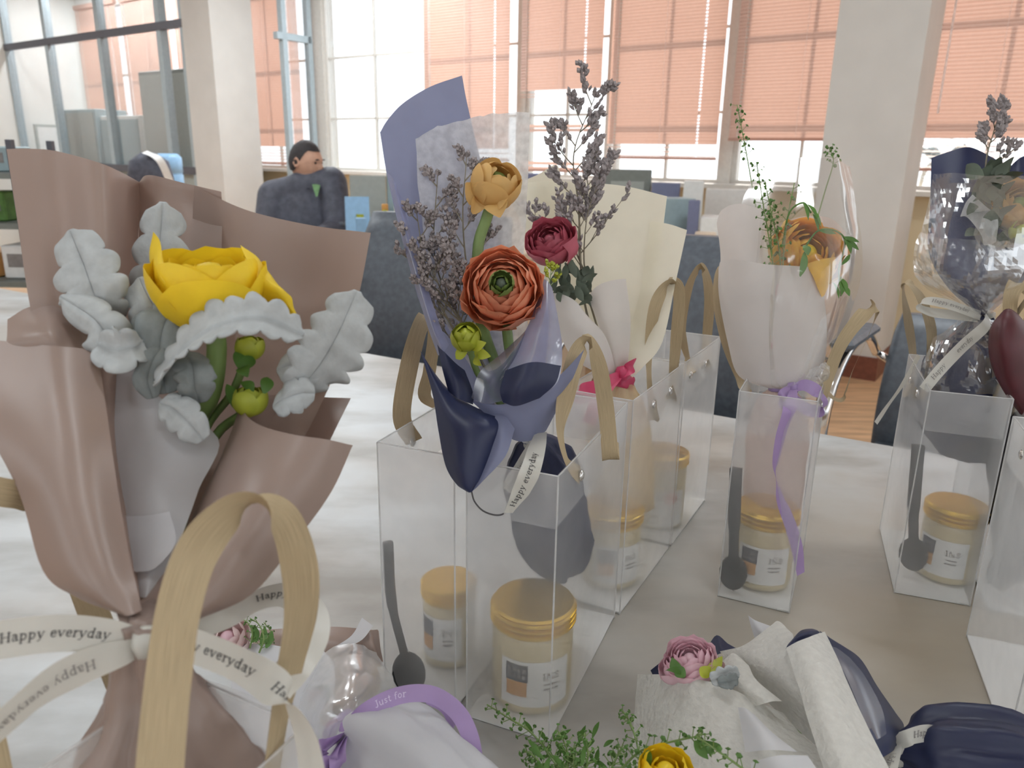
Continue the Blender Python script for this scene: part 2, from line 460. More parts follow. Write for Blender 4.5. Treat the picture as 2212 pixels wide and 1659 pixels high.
def stone_table():
    m, nt, out = nodes('pale_stone_laminate')
    b = nt.nodes.new('ShaderNodeBsdfPrincipled')
    c1, n1 = noisy(nt, lin(172, 167, 160), lin(193, 197, 199), 2.6, 6, 0.40, 0.56)
    c2, n2 = noisy(nt, lin(150, 138, 120), lin(255, 255, 255), 5.0, 10, 0.34, 0.56, stretch=(1, 2.2, 1))
    mx = nt.nodes.new('ShaderNodeMix'); mx.data_type = 'RGBA'; mx.blend_type = 'MULTIPLY'; mx.inputs[0].default_value = 0.5
    nt.links.new(c1, mx.inputs[6]); nt.links.new(c2, mx.inputs[7])
    # broad brown water stain on the right half, edge broken up by noise
    tc = nt.nodes.new('ShaderNodeTexCoord'); ds = nt.nodes.new('ShaderNodeVectorMath'); ds.operation = 'DISTANCE'; ds.inputs[1].default_value = (0.34, 0.57, 0.75)
    nt.links.new(tc.outputs['Object'], ds.inputs[0])
    ad = nt.nodes.new('ShaderNodeMath'); ad.operation = 'MULTIPLY_ADD'; ad.inputs[1].default_value = -0.55
    nt.links.new(n2, ad.inputs[0]); nt.links.new(ds.outputs['Value'], ad.inputs[2])
    mr = nt.nodes.new('ShaderNodeMapRange'); mr.inputs['From Min'].default_value = -0.22; mr.inputs['From Max'].default_value = 0.16; mr.inputs['To Min'].default_value = 0.72; mr.inputs['To Max'].default_value = 0.0
    nt.links.new(ad.outputs[0], mr.inputs['Value'])
    m2 = nt.nodes.new('ShaderNodeMix'); m2.data_type = 'RGBA'; m2.inputs[7].default_value = lin(160, 147, 126)
    nt.links.new(mr.outputs[0], m2.inputs[0]); nt.links.new(mx.outputs[2], m2.inputs[6])
    nt.links.new(m2.outputs[2], b.inputs['Base Color'])
    b.inputs['Roughness'].default_value = 0.38
    nt.links.new(b.outputs[0], out.inputs[0]); return m
M['table'] = stone_table()
# ------------------------------------------------------------------ room
Zv = Vector((0, 0, 1))
def rbox(mb, u0, u1, v0, v1, z0, z1, bev=0.0):
    mb.box(RM((u0 + u1) / 2, (v0 + v1) / 2, (z0 + z1) / 2), RU * ((u1 - u0) / 2), RV * ((v1 - v0) / 2), Zv * ((z1 - z0) / 2), bev)
def struct(name, mb, mat, parent=None, label=None):
    o = mb.build(name, mat, parent)
    if parent is None: tag(o, label, None, kind='structure')
    return o
UL, UR, VB, VW, HC = -10.6, 4.2, -4.2, 5.45, 3.15
mb = MB(); rbox(mb, UL - .2, UR + .2, VB - .2, VW + .2, -0.1, 0); struct('floor', mb, M['floor'], label='orange brown wooden floor')
mb = MB(); rbox(mb, UL - .2, UR + .2, VB - .2, VW + .2, HC, HC + .1); struct('ceiling', mb, M['ceiling'], label='pale grey ceiling')
mb = MB(); rbox(mb, UL, UR, VW, VW + .2, 0, 0.98); struct('wall_back', mb, M['cream_wall'], label='cream wall below the windows')
mb = MB(); rbox(mb, UL, UR, VW, VW + .2, 2.85, HC); struct('wall_back_lintel', mb, M['white_wall'], label='white wall strip above the windows').name = 'wall_back_top'
mb = MB(); rbox(mb, UL - .2, UL, VB, VW + .2, 0, HC); struct('wall_left', mb, M['white_wall'], label='white end wall of the glazed office')
mb = MB(); rbox(mb, UR, UR + .2, VB, VW + .2, 0, 1.1); rbox(mb, UR, UR + .2, VB, VW + .2, 2.7, HC)
for u in (VB, -1.5, 1.2, 3.9): rbox(mb, UR, UR + .2, u, u + .5, 1.1, 2.7)
struct('wall_right', mb, M['white_wall'], label='white side wall with window openings')
mb = MB(); rbox(mb, UL, UR, VB - .2, VB, 0, 1.2); rbox(mb, UL, UR, VB - .2, VB, 2.7, HC)
for u in (-10.6, -7.6, -4.6, -1.6, 1.4, 3.9): rbox(mb, u, u + .5, VB - .2, VB, 1.2, 2.7)
struct('wall_front', mb, M['white_wall'], label='white wall behind the viewer with window openings')
mb = MB(); rbox(mb, UL, UR, VW - .18, VW + .04, 0.98, 1.01); struct('trim_1', mb, M['win_frame'], label='white window sill')
# columns
def column(name, u, v, label, base):
    mb = MB(); rbox(mb, u - .43, u, v, v + .45, 0, HC); o = struct(name, mb, M['column'], label=label)
    if base:
        mb = MB(); rbox(mb, u - .445, u + .015, v - .015, v + .465, 0, 0.13); struct('skirting', mb, M['brown_base'], o)
column('wall_column_1', -0.723, 4.55, 'grey square column with brown skirting beside the fan', True)
column('wall_column_2', -6.545, 4.55, 'pale square column at the corner of the glazed office', False)
# windows in the back wall
wn = 0
for (u0, u1, nv) in ((-10.5, -9.46, 1), (-9.44, -8.44, 1), (-8.42, -7.4, 1), (-7.38, -6.32, 1), (-6.1, -4.80, 1), (-4.74, -3.80, 1), (-3.74, -2.97, 1), (-2.93, -2.05, 1), (-1.98, -1.06, 1), (-1.0, 0.1, 1), (0.16, 1.2, 1), (1.26, 2.3, 1), (2.36, 3.4, 1)):
    wn += 1
    mb = MB(); t = .035
    rbox(mb, u0, u0 + t, VW + .02, VW + .09, 1.0, 2.85); rbox(mb, u1 - t, u1, VW + .02, VW + .09, 1.0, 2.85)
    for z in (1.0, 2.82): rbox(mb, u0 + t, u1 - t, VW + .02, VW + .09, z, z + .035)
    for z in (1.49, 2.04): rbox(mb, u0 + t, u1 - t, VW + .03, VW + .06, z - .009, z + .009)
    for k in range(1, nv + 1):
        uu = u0 + (u1 - u0) * k / (nv + 1)
        rbox(mb, uu - .009, uu + .009, VW + .03, VW + .06, 1.03, 2.82)
    o = struct('window_%d' % wn, mb, M['win_frame'], label='white framed window with thin glazing bars')
    mb = MB(); rbox(mb, u0 + t, u1 - t, VW + .047, VW + .051, 1.03, 2.82); mb.build('pane', M['glass'], o)
# piers between windows
mb = MB()
for u in (-6.32, -4.80, -3.80, -2.05): rbox(mb, u, u + (.22 if u == -6.32 else .06 if u != -2.05 else .07), VW, VW + .15, 1.0, 2.85)
struct('trim_2', mb, M['win_frame'], label='window posts between the blinds')

# blinds ---------------------------------------------------------------
def blind(u0, u1, zb, loose, label, wand=False):
    t = thing('venetian_blind', RM((u0 + u1) / 2, VW - .09, zb), label, 'blind', 'terracotta venetian blinds')
    v = VW - .09
    holes = [u0 + .06, u1 - .15]
    mb = MB(); pitch, hw = 0.022, 0.0128
    z = 2.80
    def slat(z, tilt):
        e = RV * (math.sin(tilt) * hw) + Zv * (math.cos(tilt) * hw)    # half width of the slat
        us = [u0] + [q for h in holes for q in (h - .008, h + .008)] + [u1]
        for i in range(len(us) - 1):
            a, b = RM(us[i], v, z), RM(us[i + 1], v, z)
            if i % 2 == 0:
                m = RV * 0.0016
                mb.add([a - e, b - e, b + m, a + m, a + e, b + e], [(0, 1, 2, 3), (3, 2, 5, 4)])
            else:
                mb.add([a - e, b - e, b - e * .5, a - e * .5], [(0, 1, 2, 3)])
                mb.add([a + e * .5, b + e * .5, b + e, a + e], [(0, 1, 2, 3)])
    while z > zb:
        slat(z, rad(12)); z -= pitch
    for lz in loose: slat(lz, rad(70 if lz > zb - .25 else 15))
    tag(mb.build('slats', M['blind'], t), kind='stuff')
    low = min([zb] + list(loose))
    for h in holes + [(u0 + u1) / 2]:
        mb = MB(); mb.tube([RM(h, v - .014, 2.8), RM(h, v - .014, low)], 0.0012, 5); mb.build('cord', M['cord'], t)
    mb = MB(); rbox(mb, u0, u1, v - .02, v + .02, 2.80, 2.85); mb.build('head_rail', M['blind'], t)
    mb = MB(); rbox(mb, u0, u1, v - .012, v + .012, low - .024, low - .006); mb.build('bottom_rail', M['blind'], t)
    if wand:
        mb = MB(); mb.tube([RM(u0 + .26, v - .03, 2.75), RM(u0 + .26, v - .05, 1.45)], 0.006, 6); mb.build('wand', M['cord'], t)
blind(-4.73, -3.83, 1.22, (1.19, 1.15), 'terracotta blind right of the bare window, behind the tall navy bouquet')
blind(-3.72, -2.99, 1.66, (1.64, 1.62, 1.40, 1.37, 1.12, 1.08), 'terracotta blind drawn up higher than its neighbours, over bright window')
blind(-2.92, -2.06, 1.27, (1.25, 1.22, 1.19), 'terracotta blind directly above the cream bouquet')
blind(-1.98, -1.08, 1.32, (), 'terracotta blind left of the grey column, above the glaring window')
blind(-0.98, 0.08, 1.32, (1.30, 1.27, 1.24, 1.21, 1.18, 1.15), 'terracotta blind right of the grey column', True)
blind(0.18, 1.18, 1.2, (), 'terracotta blind at the far right edge')
blind(-7.36, -6.34, 1.22, (1.19, 1.16, 1.13, 1.10, 1.07), 'terracotta blind behind the seated man')
blind(-8.36, -7.44, 1.5, (), 'terracotta blind inside the glazed office, nearest the pale column')
blind(-9.40, -8.46, 1.5, (), 'terracotta blind inside the glazed office, second from the pale column')
blind(-10.44, -9.52, 1.6, (), 'terracotta blind inside the glazed office, next to the end wall')

# glazed office partitions ----------------------------------------------
part = thing('glass_partition', RM(-8.7, 4.6, 0), 'glass partition with grey posts and a dark rail left of the pale column', 'partition')
for u in (-10.6, -9.6, -8.48, -7.39, -7.0):
    mb = MB(); rbox(mb, u - .035, u + .035, 4.56, 4.64, 0, HC); mb.build('post', M['steel_frame'], part)
for z in (0.98, 2.3):
    mb = MB(); rbox(mb, UL, -6.98, 4.55, 4.60, z - .035, z + .035); mb.build('rail', M['dark_frame'], part)
mb = MB(); rbox(mb, UL, -6.98, 4.59, 4.62, 0, 0.95); mb.build('lower_panel', M['panel_grey'], part)
for (u0, u1) in ((-10.56, -9.64), (-9.56, -8.52), (-8.44, -7.43)):
    for (z0, z1) in ((1.02, 2.26), (2.34, 3.12)):
        mb = MB(); rbox(mb, u0, u1, 4.605, 4.609, z0, z1); mb.build('pane', M['glass'], part)
p2 = thing('side_partition', RM(-6.22, 5.2, 0), 'pale blue metal framed glass partition between the column and the bare window', 'partition')
for v in (5.06, 5.36):
    mb = MB(); rbox(mb, -6.25, -6.19, v, v + .05, 0, HC); mb.build('post', M['steel_frame'], p2)
mb = MB(); rbox(mb, -6.25, -6.19, 5.0, 5.4, 2.17, 2.23); mb.build('rail', M['steel_frame'], p2)
mb = MB(); rbox(mb, -6.222, -6.218, 5.11, 5.36, 0.1, 3.1); mb.build('pane', M['glass'], p2)

# ceiling lamps: real tube in the office, the rest added as fill ----------------------------------------------------------
LAMPS = True
def ceiling_and_fill_lamp(u, v, along, power, label, L=1.3):
    t = thing('ceiling_and_fill_lamp', RM(u, v, HC), label, 'lamp', 'ceiling tube lamps')
    ax = RU if along == 'u' else RV
    bx = RV if along == 'u' else RU
    mb = MB(); mb.box(RM(u, v, HC - .03), ax * (L / 2), bx * .09, Zv * .03); mb.build('housing', M['win_frame'], t)
    mb = MB(); mb.tube([RM(u, v, HC - .085) - ax * (L / 2 - .04), RM(u, v, HC - .085) + ax * (L / 2 - .04)], .016, 8); mb.build('tube', M['tube'], t)
    ld = bpy.data.lights.new('lamp_light', 'AREA'); ld.shape = 'RECTANGLE'; ld.size = L; ld.size_y = .16; ld.energy = power
    ld.color = (.90, .96, 1)
    lo = bpy.data.objects.new('lamp_light', ld); lo.location = RM(u, v, HC - .12)
    lo.rotation_euler = (0, 0, math.atan2(ax.y, ax.x))
    WM[lo] = Matrix.Identity(4); link(lo, t)
M['tube'] = emit('lit_tube', (1, .97, .9, 1), 3.0)
LP = 42
ceiling_and_fill_lamp(-0.6, 0.6, 'u', 20, 'added ceiling fill lamp above the gift table')  # unseen lamps from here on, added to fill the gifts from the front
ceiling_and_fill_lamp(1.8, -0.6, 'u', 22, 'added ceiling fill lamp to the right, behind the viewer')
ceiling_and_fill_lamp(-2.4, -1.0, 'u', 26, 'added ceiling fill lamp to the left, behind the viewer')
ceiling_and_fill_lamp(-0.4, -2.2, 'u', 26, 'added ceiling fill lamp far behind the viewer')
ceiling_and_fill_lamp(-3.6, 1.6, 'u', 50, 'added ceiling fill lamp above the seated man')  # far-room lamps, added to brighten the columns and the partition
ceiling_and_fill_lamp(-6.0, 2.6, 'u', 36, 'added ceiling fill lamp in front of the pale column')
ceiling_and_fill_lamp(-4.9, 4.3, 'v', 110, 'added ceiling fill lamp near the bare window')
ceiling_and_fill_lamp(-9.0, 2.4, 'u', 90, 'added ceiling fill lamp in front of the glazed office')
ceiling_and_fill_lamp(-0.2, 2.8, 'u', 45, 'added ceiling fill lamp in front of the grey column')
ceiling_and_fill_lamp(-9.0, 4.98, 'u', 110, 'ceiling tube lamp inside the glazed office', 2.2)

# ------------------------------------------------------------------ large table with the gifts
TD, TN = Vector((.868, -.497, 0)).normalized(), Vector((.497, .868, 0)).normalized()
tb = thing('work_table', TD * -.6 + TN * .7, 'large pale stone-topped table carrying the gift bags', 'table')
mb = MB(); c0 = TD * ((-3.3 + 1.7) / 2) + TN * ((1.264 + .06) / 2)
mb.box(c0 + Zv * .7325, TD * 2.5, TN * .602, Zv * .0175, .004); mb.build('tabletop', M['table'], tb)
for s in (-3.2, 1.6):
    for q in (.16, 1.16):
        mb = MB(); mb.box(TD * s + TN * q + Zv * .3575, TD * .03, TN * .03, Zv * .3575); mb.build('leg', M['steel_frame'], tb)

# ------------------------------------------------------------------ chairs
def chair(loc, face, label, top=0.97, w=.25):
    t = thing('office_chair', (loc.x, loc.y, 0), label, 'chair', 'black leather chairs with chrome arms')
    f = face.normalized(); s = Vector((f.y, -f.x, 0)); L = Vector((loc.x, loc.y, 0))
    # padded back, curved: loft of rounded slabs
    rows = []
    for k in range(9):
        a = k / 8; z = .44 + (top - .44) * a
        lean = -.20 - .10 * a + .05 * math.sin(a * 3.1)
        ring = []
        for i in range(20):
            p = 2 * math.pi * i / 20
            x = math.copysign(abs(math.cos(p)) ** .45, math.cos(p)); y = math.copysign(abs(math.sin(p)) ** .6, math.sin(p))
            tk = .045 * (1 if 0 < k < 8 else .6)
            ring.append(L + s * (x * w * (1 if k < 8 else .97)) + f * (lean + y * tk - .05 * x * x * -1) + Zv * z)
        rows.append(ring)
    mb = MB(); n = 20
    fs = [(i * n + k, i * n + (k + 1) % n, i * n + n + (k + 1) % n, i * n + n + k) for i in range(8) for k in range(n)]
    fs += [tuple(range(n - 1, -1, -1)), tuple(8 * n + k for k in range(n))]
    mb.add([q for r in rows for q in r], fs); mb.build('backrest', M['leather'], t, True)
    mb = MB(); mb.box(L + f * .04 + Zv * .44, s * w, f * .25, Zv * .05, .02); mb.build('seat', M['leather'], t, False)
    for sg in (-1, 1):
        o = s * (sg * (w + .03))
        mb = MB(); mb.tube(spline([L + o - f * .2 + Zv * .70, L + o - f * .05 + Zv * .77, L + o + f * .14 + Zv * .75, L + o + f * .24 + Zv * .62, L + o + f * .2 + Zv * .30, L + o + f * .2 + Zv * .012, L + o - f * .2 + Zv * .012], 6), .0125, 8)
        mb.build('arm_frame', M['chrome'], t, True)
        mb = MB(); mb.box(L + o + f * .05 + Zv * .785, s * .025, f * .13, Zv * .012, .008); mb.build('arm_pad', M['leather'], t)
        mb = MB(); mb.tube([L + o - f * .2 + Zv * .70, L + s * (sg * (w - .01)) - f * .2 + Zv * .68], .010, 8); mb.build('back_bracket', M['chrome'], t, True)
        mb = MB(); mb.tube([L + o + f * .19 + Zv * .40, L + s * (sg * (w - .05)) + f * .1 + Zv * .40], .010, 8); mb.build('seat_bracket', M['chrome'], t, True)
    return t
chair(Vector((-.27, 2.14, 0)) + TN * .12 - TD * .14, -TN + TD * .15, 'black leather chair behind the table, between the brown and navy bouquets', 0.985, .26)
chair(Vector((.43, 1.84, 0)) + TN * .06, -TN - TD * .1, 'black leather chair behind the table, between the cream and pale pink bouquets', 0.965, .25)
chair(Vector((1.03, 1.62, 0)), Vector((-.6, -.8, 0)), 'dark chair half hidden behind the right-hand bags, on the wooden floor', 0.80, .23)

# ------------------------------------------------------------------ desks, clutter
def desk(name, u0, u1, v0, v1, label):
    t = thing(name, RM((u0 + u1) / 2, (v0 + v1) / 2, 0), label, 'desk')
    mb = MB(); rbox(mb, u0, u1, v0, v1, .715, .75, .003); mb.build('desktop', M['desk'], t)
    for u in (u0 + .03, u1 - .03):
        mb = MB(); rbox(mb, u - .02, u + .02, v0 + .05, v1 - .05, 0, .715); mb.build('side_panel', M['desk'], t)
    mb = MB(); rbox(mb, u0 + .06, u1 - .06, v1 - .08, v1 - .06, .25, .715); mb.build('back_panel', M['desk'], t)
    return t
desk('office_desk', -3.36, -1.96, 2.75, 3.55, 'pale wooden desk beside the seated man')
desk('window_desk', -2.98, -0.95, 3.62, 4.5, 'cluttered pale desk in front of the glaring window')
def item(name, x0, x1, ytop, d, mat, label, cat, zb=.752, thick=.1, lean=0.0, kind='box', yaw=0.0):
    """upright thing standing on zb at camera depth d, spanning pixel columns x0..x1 with its top at ytop"""
    xm = (x0 + x1) / 2
    # base: point at depth d in this column that has height zb
    lo, hi = ytop, 2200
    for _ in range(40):
        mid = (lo + hi) / 2
        if W(xm, mid, d).z > zb: lo = mid
        else: hi = mid
    b = W(xm, lo, d); top = W(xm, ytop, d)
    h = max(.01, top.z - zb); w = abs(x1 - x0) / FPX * d / 2
    f = Vector((b.x, b.y, 0)) - Vector((0, 0, 0)); f.z = 0; f.normalize()
    if yaw: f = Matrix.Rotation(yaw, 3, 'Z') @ f
    s = Vector((f.y, -f.x, 0))
    c = Vector((b.x, b.y, zb)) + f * (thick / 2)
    t = thing(name, (c.x, c.y, zb), label, cat)
    return t, c, s, f, w, h
def boxitem(name, x0, x1, ytop, d, mat, label, cat, zb=.752, thick=.1, mat2=None, yaw=0.0, bev=.004):
    t, c, s, f, w, h = item(name, x0, x1, ytop, d, mat, label, cat, zb, thick, yaw=yaw)
    mb = MB(); mb.box(c + Zv * (h / 2), s * w, f * (thick / 2), Zv * (h / 2), min(bev, h * .3, w * .3)); mb.build('body', mat, t)
    if mat2:
        mb = MB(); mb.box(c + Zv * (h * .5) - f * (thick / 2 + .002), s * (w * .7), f * .002, Zv * (h * .3)); mb.build('front_panel', mat2, t)
    return t, c, s, f, w, h
boxitem('desk_divider', 760, 836, 378, 4.45, M['panel_grey'], 'grey desk divider panel right of the seated man', 'divider', thick=.03)
boxitem('desk_divider', 838, 930, 372, 4.5, M['panel_blue'], 'pale blue-grey divider panel half behind the navy bouquet', 'divider', thick=.03)
t, c, s, f, w, h = item('book_stand', 748, 800, 425, 4.05, None, 'pale blue folder standing on the desk next to the man', 'folder', thick=.06)
mb = MB(); mb.add([c - s * w, c + s * w, c + s * w + Zv * h + f * .05, c - s * w + Zv * h + f * .05, c - s * w + f * .1, c + s * w + f * .1], [(0, 1, 2, 3), (3, 2, 5, 4), (0, 3, 4), (1, 5, 2), (0, 4, 5, 1)]); mb.build('cover', M['blue_plastic'], t)
mb = MB(); mb.box(c + Zv * h * .35 - f * .001 + s * w * .2 + f * .02, s * w * .3, f * .004, Zv * h * .2); mb.build('yellow_print', M['lime_bud'], t)
for k, (x0, x1, y, m, lb) in enumerate(((808, 880, 484, 'paper_white', 'bottom stack of loose white papers on the desk beside the man'), (814, 852, 468, 'slate_film', 'thin grey-blue booklet pile behind the loose white papers'), (862, 905, 446, 'paper_white', 'white card box on the desk beside the navy bouquet'))):
    boxitem(('paper_stack', 'booklet_pile', 'card_box')[k], x0, x1, y, 3.85 + .24 * k, M['paper_white'] if m == 'paper_white' else M['panel_blue'], lb, ('papers', 'booklets', 'box')[k], thick=.14, yaw=.2)
boxitem('yellow_packet', 826, 840, 440, 4.3, M['label_orange'], 'small orange and yellow packet on the desk', 'packet', thick=.04, mat2=M['lime_bud'])
boxitem('blue_tape_box', 770, 792, 470, 3.85, M['blue_plastic'], 'small blue box at the near edge of the desk beside the man', 'box', thick=.05)
# clutter on the window desk
boxitem('book_row', 1300, 1400, 366, 4.9, M['panel_dark'], 'dark row of books on the window desk above the cream bouquet', 'books', thick=.18, mat2=M['panel_grey'])
boxitem('storage_box', 1402, 1462, 395, 4.8, M['slate_paper'], 'blue storage box on the window desk', 'box', thick=.2)
boxitem('white_box', 1470, 1512, 390, 4.7, M['paper_white'], 'white carton on the window desk', 'box', thick=.18)
boxitem('folder_pile', 1420, 1500, 428, 4.45, M['panel_blue'], 'teal and pale blue folders piled on the window desk', 'folders', thick=.2, yaw=.35)
boxitem('blue_cup', 1482, 1506, 432, 4.3, M['slate_paper'], 'small blue pot on the window desk', 'pot', thick=.08)
boxitem('white_tray', 1512, 1600, 470, 4.25, M['paper_white'], 'low white tray on the window desk by the pale bouquet', 'tray', thick=.25)
boxitem('monitor', 1520, 1650, 408, 4.9, M['paper_white'], 'white monitor back on the window desk under the glare', 'monitor', thick=.06)
boxitem('carton', 1500, 1545, 505, 4.0, M['desk'], 'small brown carton at the near edge of the window desk', 'box', thick=.15)
boxitem('cushion_box', 1130, 1200, 375, 5.1, M['slate_paper'], 'dark blue bag on the window desk, behind the tall navy bouquet', 'bag', thick=.2)
# things behind and before the glazed office
def at_v(x, v, y=250):
    q = CF + CR * ((x - CX) / FPX) - CU * ((y - CY) / FPX); p = q * ((v - CAM.dot(RV)) / q.dot(RV)) + CAM
    return p.dot(RU), p.z
def office_box(name, x0, x1, ytop, v, dep, mat, mat2, label, cat, zb=0.0):
    u0, u1 = at_v(x0, v)[0], at_v(x1, v)[0]; z1 = at_v((x0 + x1) / 2, v, ytop)[1]
    t = thing(name, RM((u0 + u1) / 2, v + dep / 2, zb), label, cat)
    mb = MB(); rbox(mb, u0, u1, v, v + dep, zb, z1, .006); mb.build('body', mat, t)
    mb = MB(); rbox(mb, u0 + .03, (u0 + u1) / 2 - .005, v - .012, v, max(zb, .08), z1 - .04); mb.build('door', mat2, t)
    mb = MB(); rbox(mb, (u0 + u1) / 2 + .005, u1 - .03, v - .012, v, max(zb, .08), z1 - .04); mb.build('door', mat2, t)
    return t
office_box('steel_cabinet', 138, 205, 236, 4.80, .38, M['panel_blue'], M['panel_grey'], 'blue-grey steel cabinet behind the office glass', 'cabinet')
office_box('paper_cupboard', 214, 300, 250, 4.86, .30, M['paper_white'], M['panel_blue'], 'pale cupboard with blue doors behind the office glass', 'cabinet')
office_box('tall_cabinet', 308, 420, 150, 4.80, .38, M['panel_dark'], M['panel_grey'], 'tall dark grey cabinet behind the office glass, left of the pale column', 'cabinet')
t = thing('picture', RM(UL + .02, 5.0, 1.1), 'framed notice on the end wall of the glazed office', 'notice')
mb = MB(); rbox(mb, UL, UL + .02, 4.75, 5.2, 1.05, 1.45); mb.build('frame', M['panel_grey'], t)
mb = MB(); rbox(mb, UL + .02, UL + .022, 4.78, 5.17, 1.08, 1.42); mb.build('sheet', M['paper_white'], t)
t, c, s, f, w, h = item('water_bottle', 372, 420, 332, 6.2, None, 'light blue water dispenser bottle in front of the pale column', 'bottle', zb=.0, thick=.26)
mb = MB(); R = .10
mb.lathe(c + f * 0, [(.12, 0), (.13, .02), (.13, h - .36), (.12, h - .34)], 24); mb.build('dispenser', M['paper_white'], t, True)
mb = MB(); mb.lathe(c, [(.04, h - .34), (.09, h - .30), (R, h - .27), (R, h - .16), (R - .008, h - .15), (R, h - .14), (R, h - .03), (R - .03, h), (0.001, h)], 24); mb.build('bottle', M['blue_plastic'], t, True)
t, c, s, f, w, h = item('grey_bag', 318, 400, 330, 5.7, None, 'dark grey bag with a pale strap hung on a stand, above the brown bouquet', 'bag', zb=.0, thick=.2)
mb = MB(); mb.lathe(c, [(.02, h - .32), (.11, h - .30), (.13, h - .18), (.11, h - .06), (.04, h), (0.001, h)], 20, mod=lambda p, a: 1 + .25 * math.cos(p * 2)); mb.build('bag_body', M['jacket'], t, True)
ribbon('strap', [c + s * -.02 + Zv * (h + .005) - f * .05, c + s * .07 + Zv * (h - .05) - f * .13, c + s * .13 + Zv * (h - .22) - f * .13], [Vector(s)], .05, M['paper_white'], t)
mb = MB(); mb.tube([c, c + Zv * (h - .3)], .02, 8); mb.lathe(c, [(.16, 0), (.16, .015), (.03, .03)], 20); mb.build('stand', M['dark_frame'], t)
# shelf at the left edge
sh = thing('open_shelf', W(-40, 500, 3.3).xyz * 1 - Zv * W(-40, 500, 3.3).z, 'open shelf at the left edge behind the brown bouquet', 'shelf')
sc_ = W(-40, 500, 3.3); sc_.z = 0; sx = Vector((CR.x, CR.y, 0)).normalized(); sy = Vector((-sx.y, sx.x, 0))
for z in (.3, .62, .86, 1.06):
    mb = MB(); mb.box(sc_ + Zv * z, sx * .28, sy * .15, Zv * .012); mb.build('board', M['panel_dark'], sh)
for q in (-.27, .27):
    for r_ in (-.14, .14):
        mb = MB(); mb.box(sc_ + sx * q + sy * r_ + Zv * .6, sx * .012, sy * .012, Zv * .6); mb.build('upright', M['dark_frame'], sh)
for k, (x, z0, hw, hh, m, lb) in enumerate(((.12, .874, .05, .06, 'leaf', 'green box on the shelf at the left edge, middle tier'), (.18, .634, .06, .07, 'paper_white', 'white box on the lower tier of the left shelf'), (.03, .634, .05, .05, 'label_orange', 'orange box on the lower tier of the left shelf'), (.16, 1.074, .06, .05, 'panel_blue', 'pale blue box on top of the left shelf'), (.14, .314, .08, .06, 'paper_white', 'white carton on the bottom tier of the left shelf'))):
    t = thing('shelf_box', sc_ + sx * x + Zv * z0, lb, 'box')
    mb = MB(); mb.box(sc_ + sx * x + Zv * (z0 + hh), sx * hw, sy * .08, Zv * hh, .006); mb.build('carton', M[m], t)
    mb = MB(); mb.box(sc_ + sx * x + Zv * (z0 + hh * 1.1) - sy * .081, sx * hw * .6, sy * .001, Zv * hh * .4); mb.build('print', M['label_grey'], t)

# ------------------------------------------------------------------ standing fan beside the right column
fb = TZ(1935, 738, 0); fc = W(1992, 345, (fb - CAM).dot(CF))
ft = thing('standing_fan', fb, 'standing fan with a round wire head and white base beside the grey column', 'fan')
hub = Vector((fb.x + .09, fb.y - .05, fc.z)); fd = (Vector((0, 0, 1.2)) - hub + RU * 1.5); fd.z = 0; fd.normalize()
pb = Vector((fb.x, fb.y, 0))
mb = MB(); mb.lathe(pb, [(.17, 0), (.17, .015), (.12, .03), (.03, .045), (.02, .08)], 28); mb.build('base', M['paper_white'], ft, True)
mb = MB(); mb.tube(spline([pb + Zv * .05, pb + Zv * .6, pb + Zv * (fc.z - .1), hub - fd * .03], 5), .013, 10); mb.build('pole', M['paper_white'], ft, True)
mb = MB()
fs_, fu_ = Vector((fd.y, -fd.x, 0)), Zv
for r_ in (.05, .09, .13, .165):
    for dz in (-.035, .035):
        rr = r_ * (1 if r_ > .16 else 1)
        mb.tube([hub + fd * (dz * (1.2 - r_ * 3)) + (fs_ * math.cos(a) + fu_ * math.sin(a)) * rr for a in [2 * math.pi * k / 28 for k in range(29)]], .002, 4, False)
for k in range(24):
    a = 2 * math.pi * k / 24; e = fs_ * math.cos(a) + fu_ * math.sin(a)
    mb.tube([hub + fd * .04 + e * .03, hub + fd * .035 + e * .10, hub + e * .166, hub - fd * .035 + e * .10, hub - fd * .04 + e * .03], .0016, 4, False)
mb.build('guard', M['chrome'], ft, True)
for k in range(3):
    a = 2 * math.pi * k / 3 + .4; e = fs_ * math.cos(a) + fu_ * math.sin(a); g = fs_ * -math.sin(a) + fu_ * math.cos(a)
    vs_ = []
    for i in range(6):
        q = i / 5; wd = .05 * math.sin(min(1, q * 1.1 + .15) * 2.6)
        vs_ += [hub + e * (.025 + .12 * q) - g * wd * .6 + fd * .012, hub + e * (.025 + .12 * q) + g * wd - fd * .012]
    meshobj('blade', vs_, [(2 * i, 2 * i + 1, 2 * i + 3, 2 * i + 2) for i in range(5)], M['panel_blue'], ft, True).modifiers.new('t', 'SOLIDIFY').thickness = .002
mb = MB(); mb.lathe(hub - fd * .09, [(.03, 0), (.045, .02), (.045, .07), (.025, .1), (.001, .105)], 16, fd); mb.build('motor', M['paper_white'], ft, True)

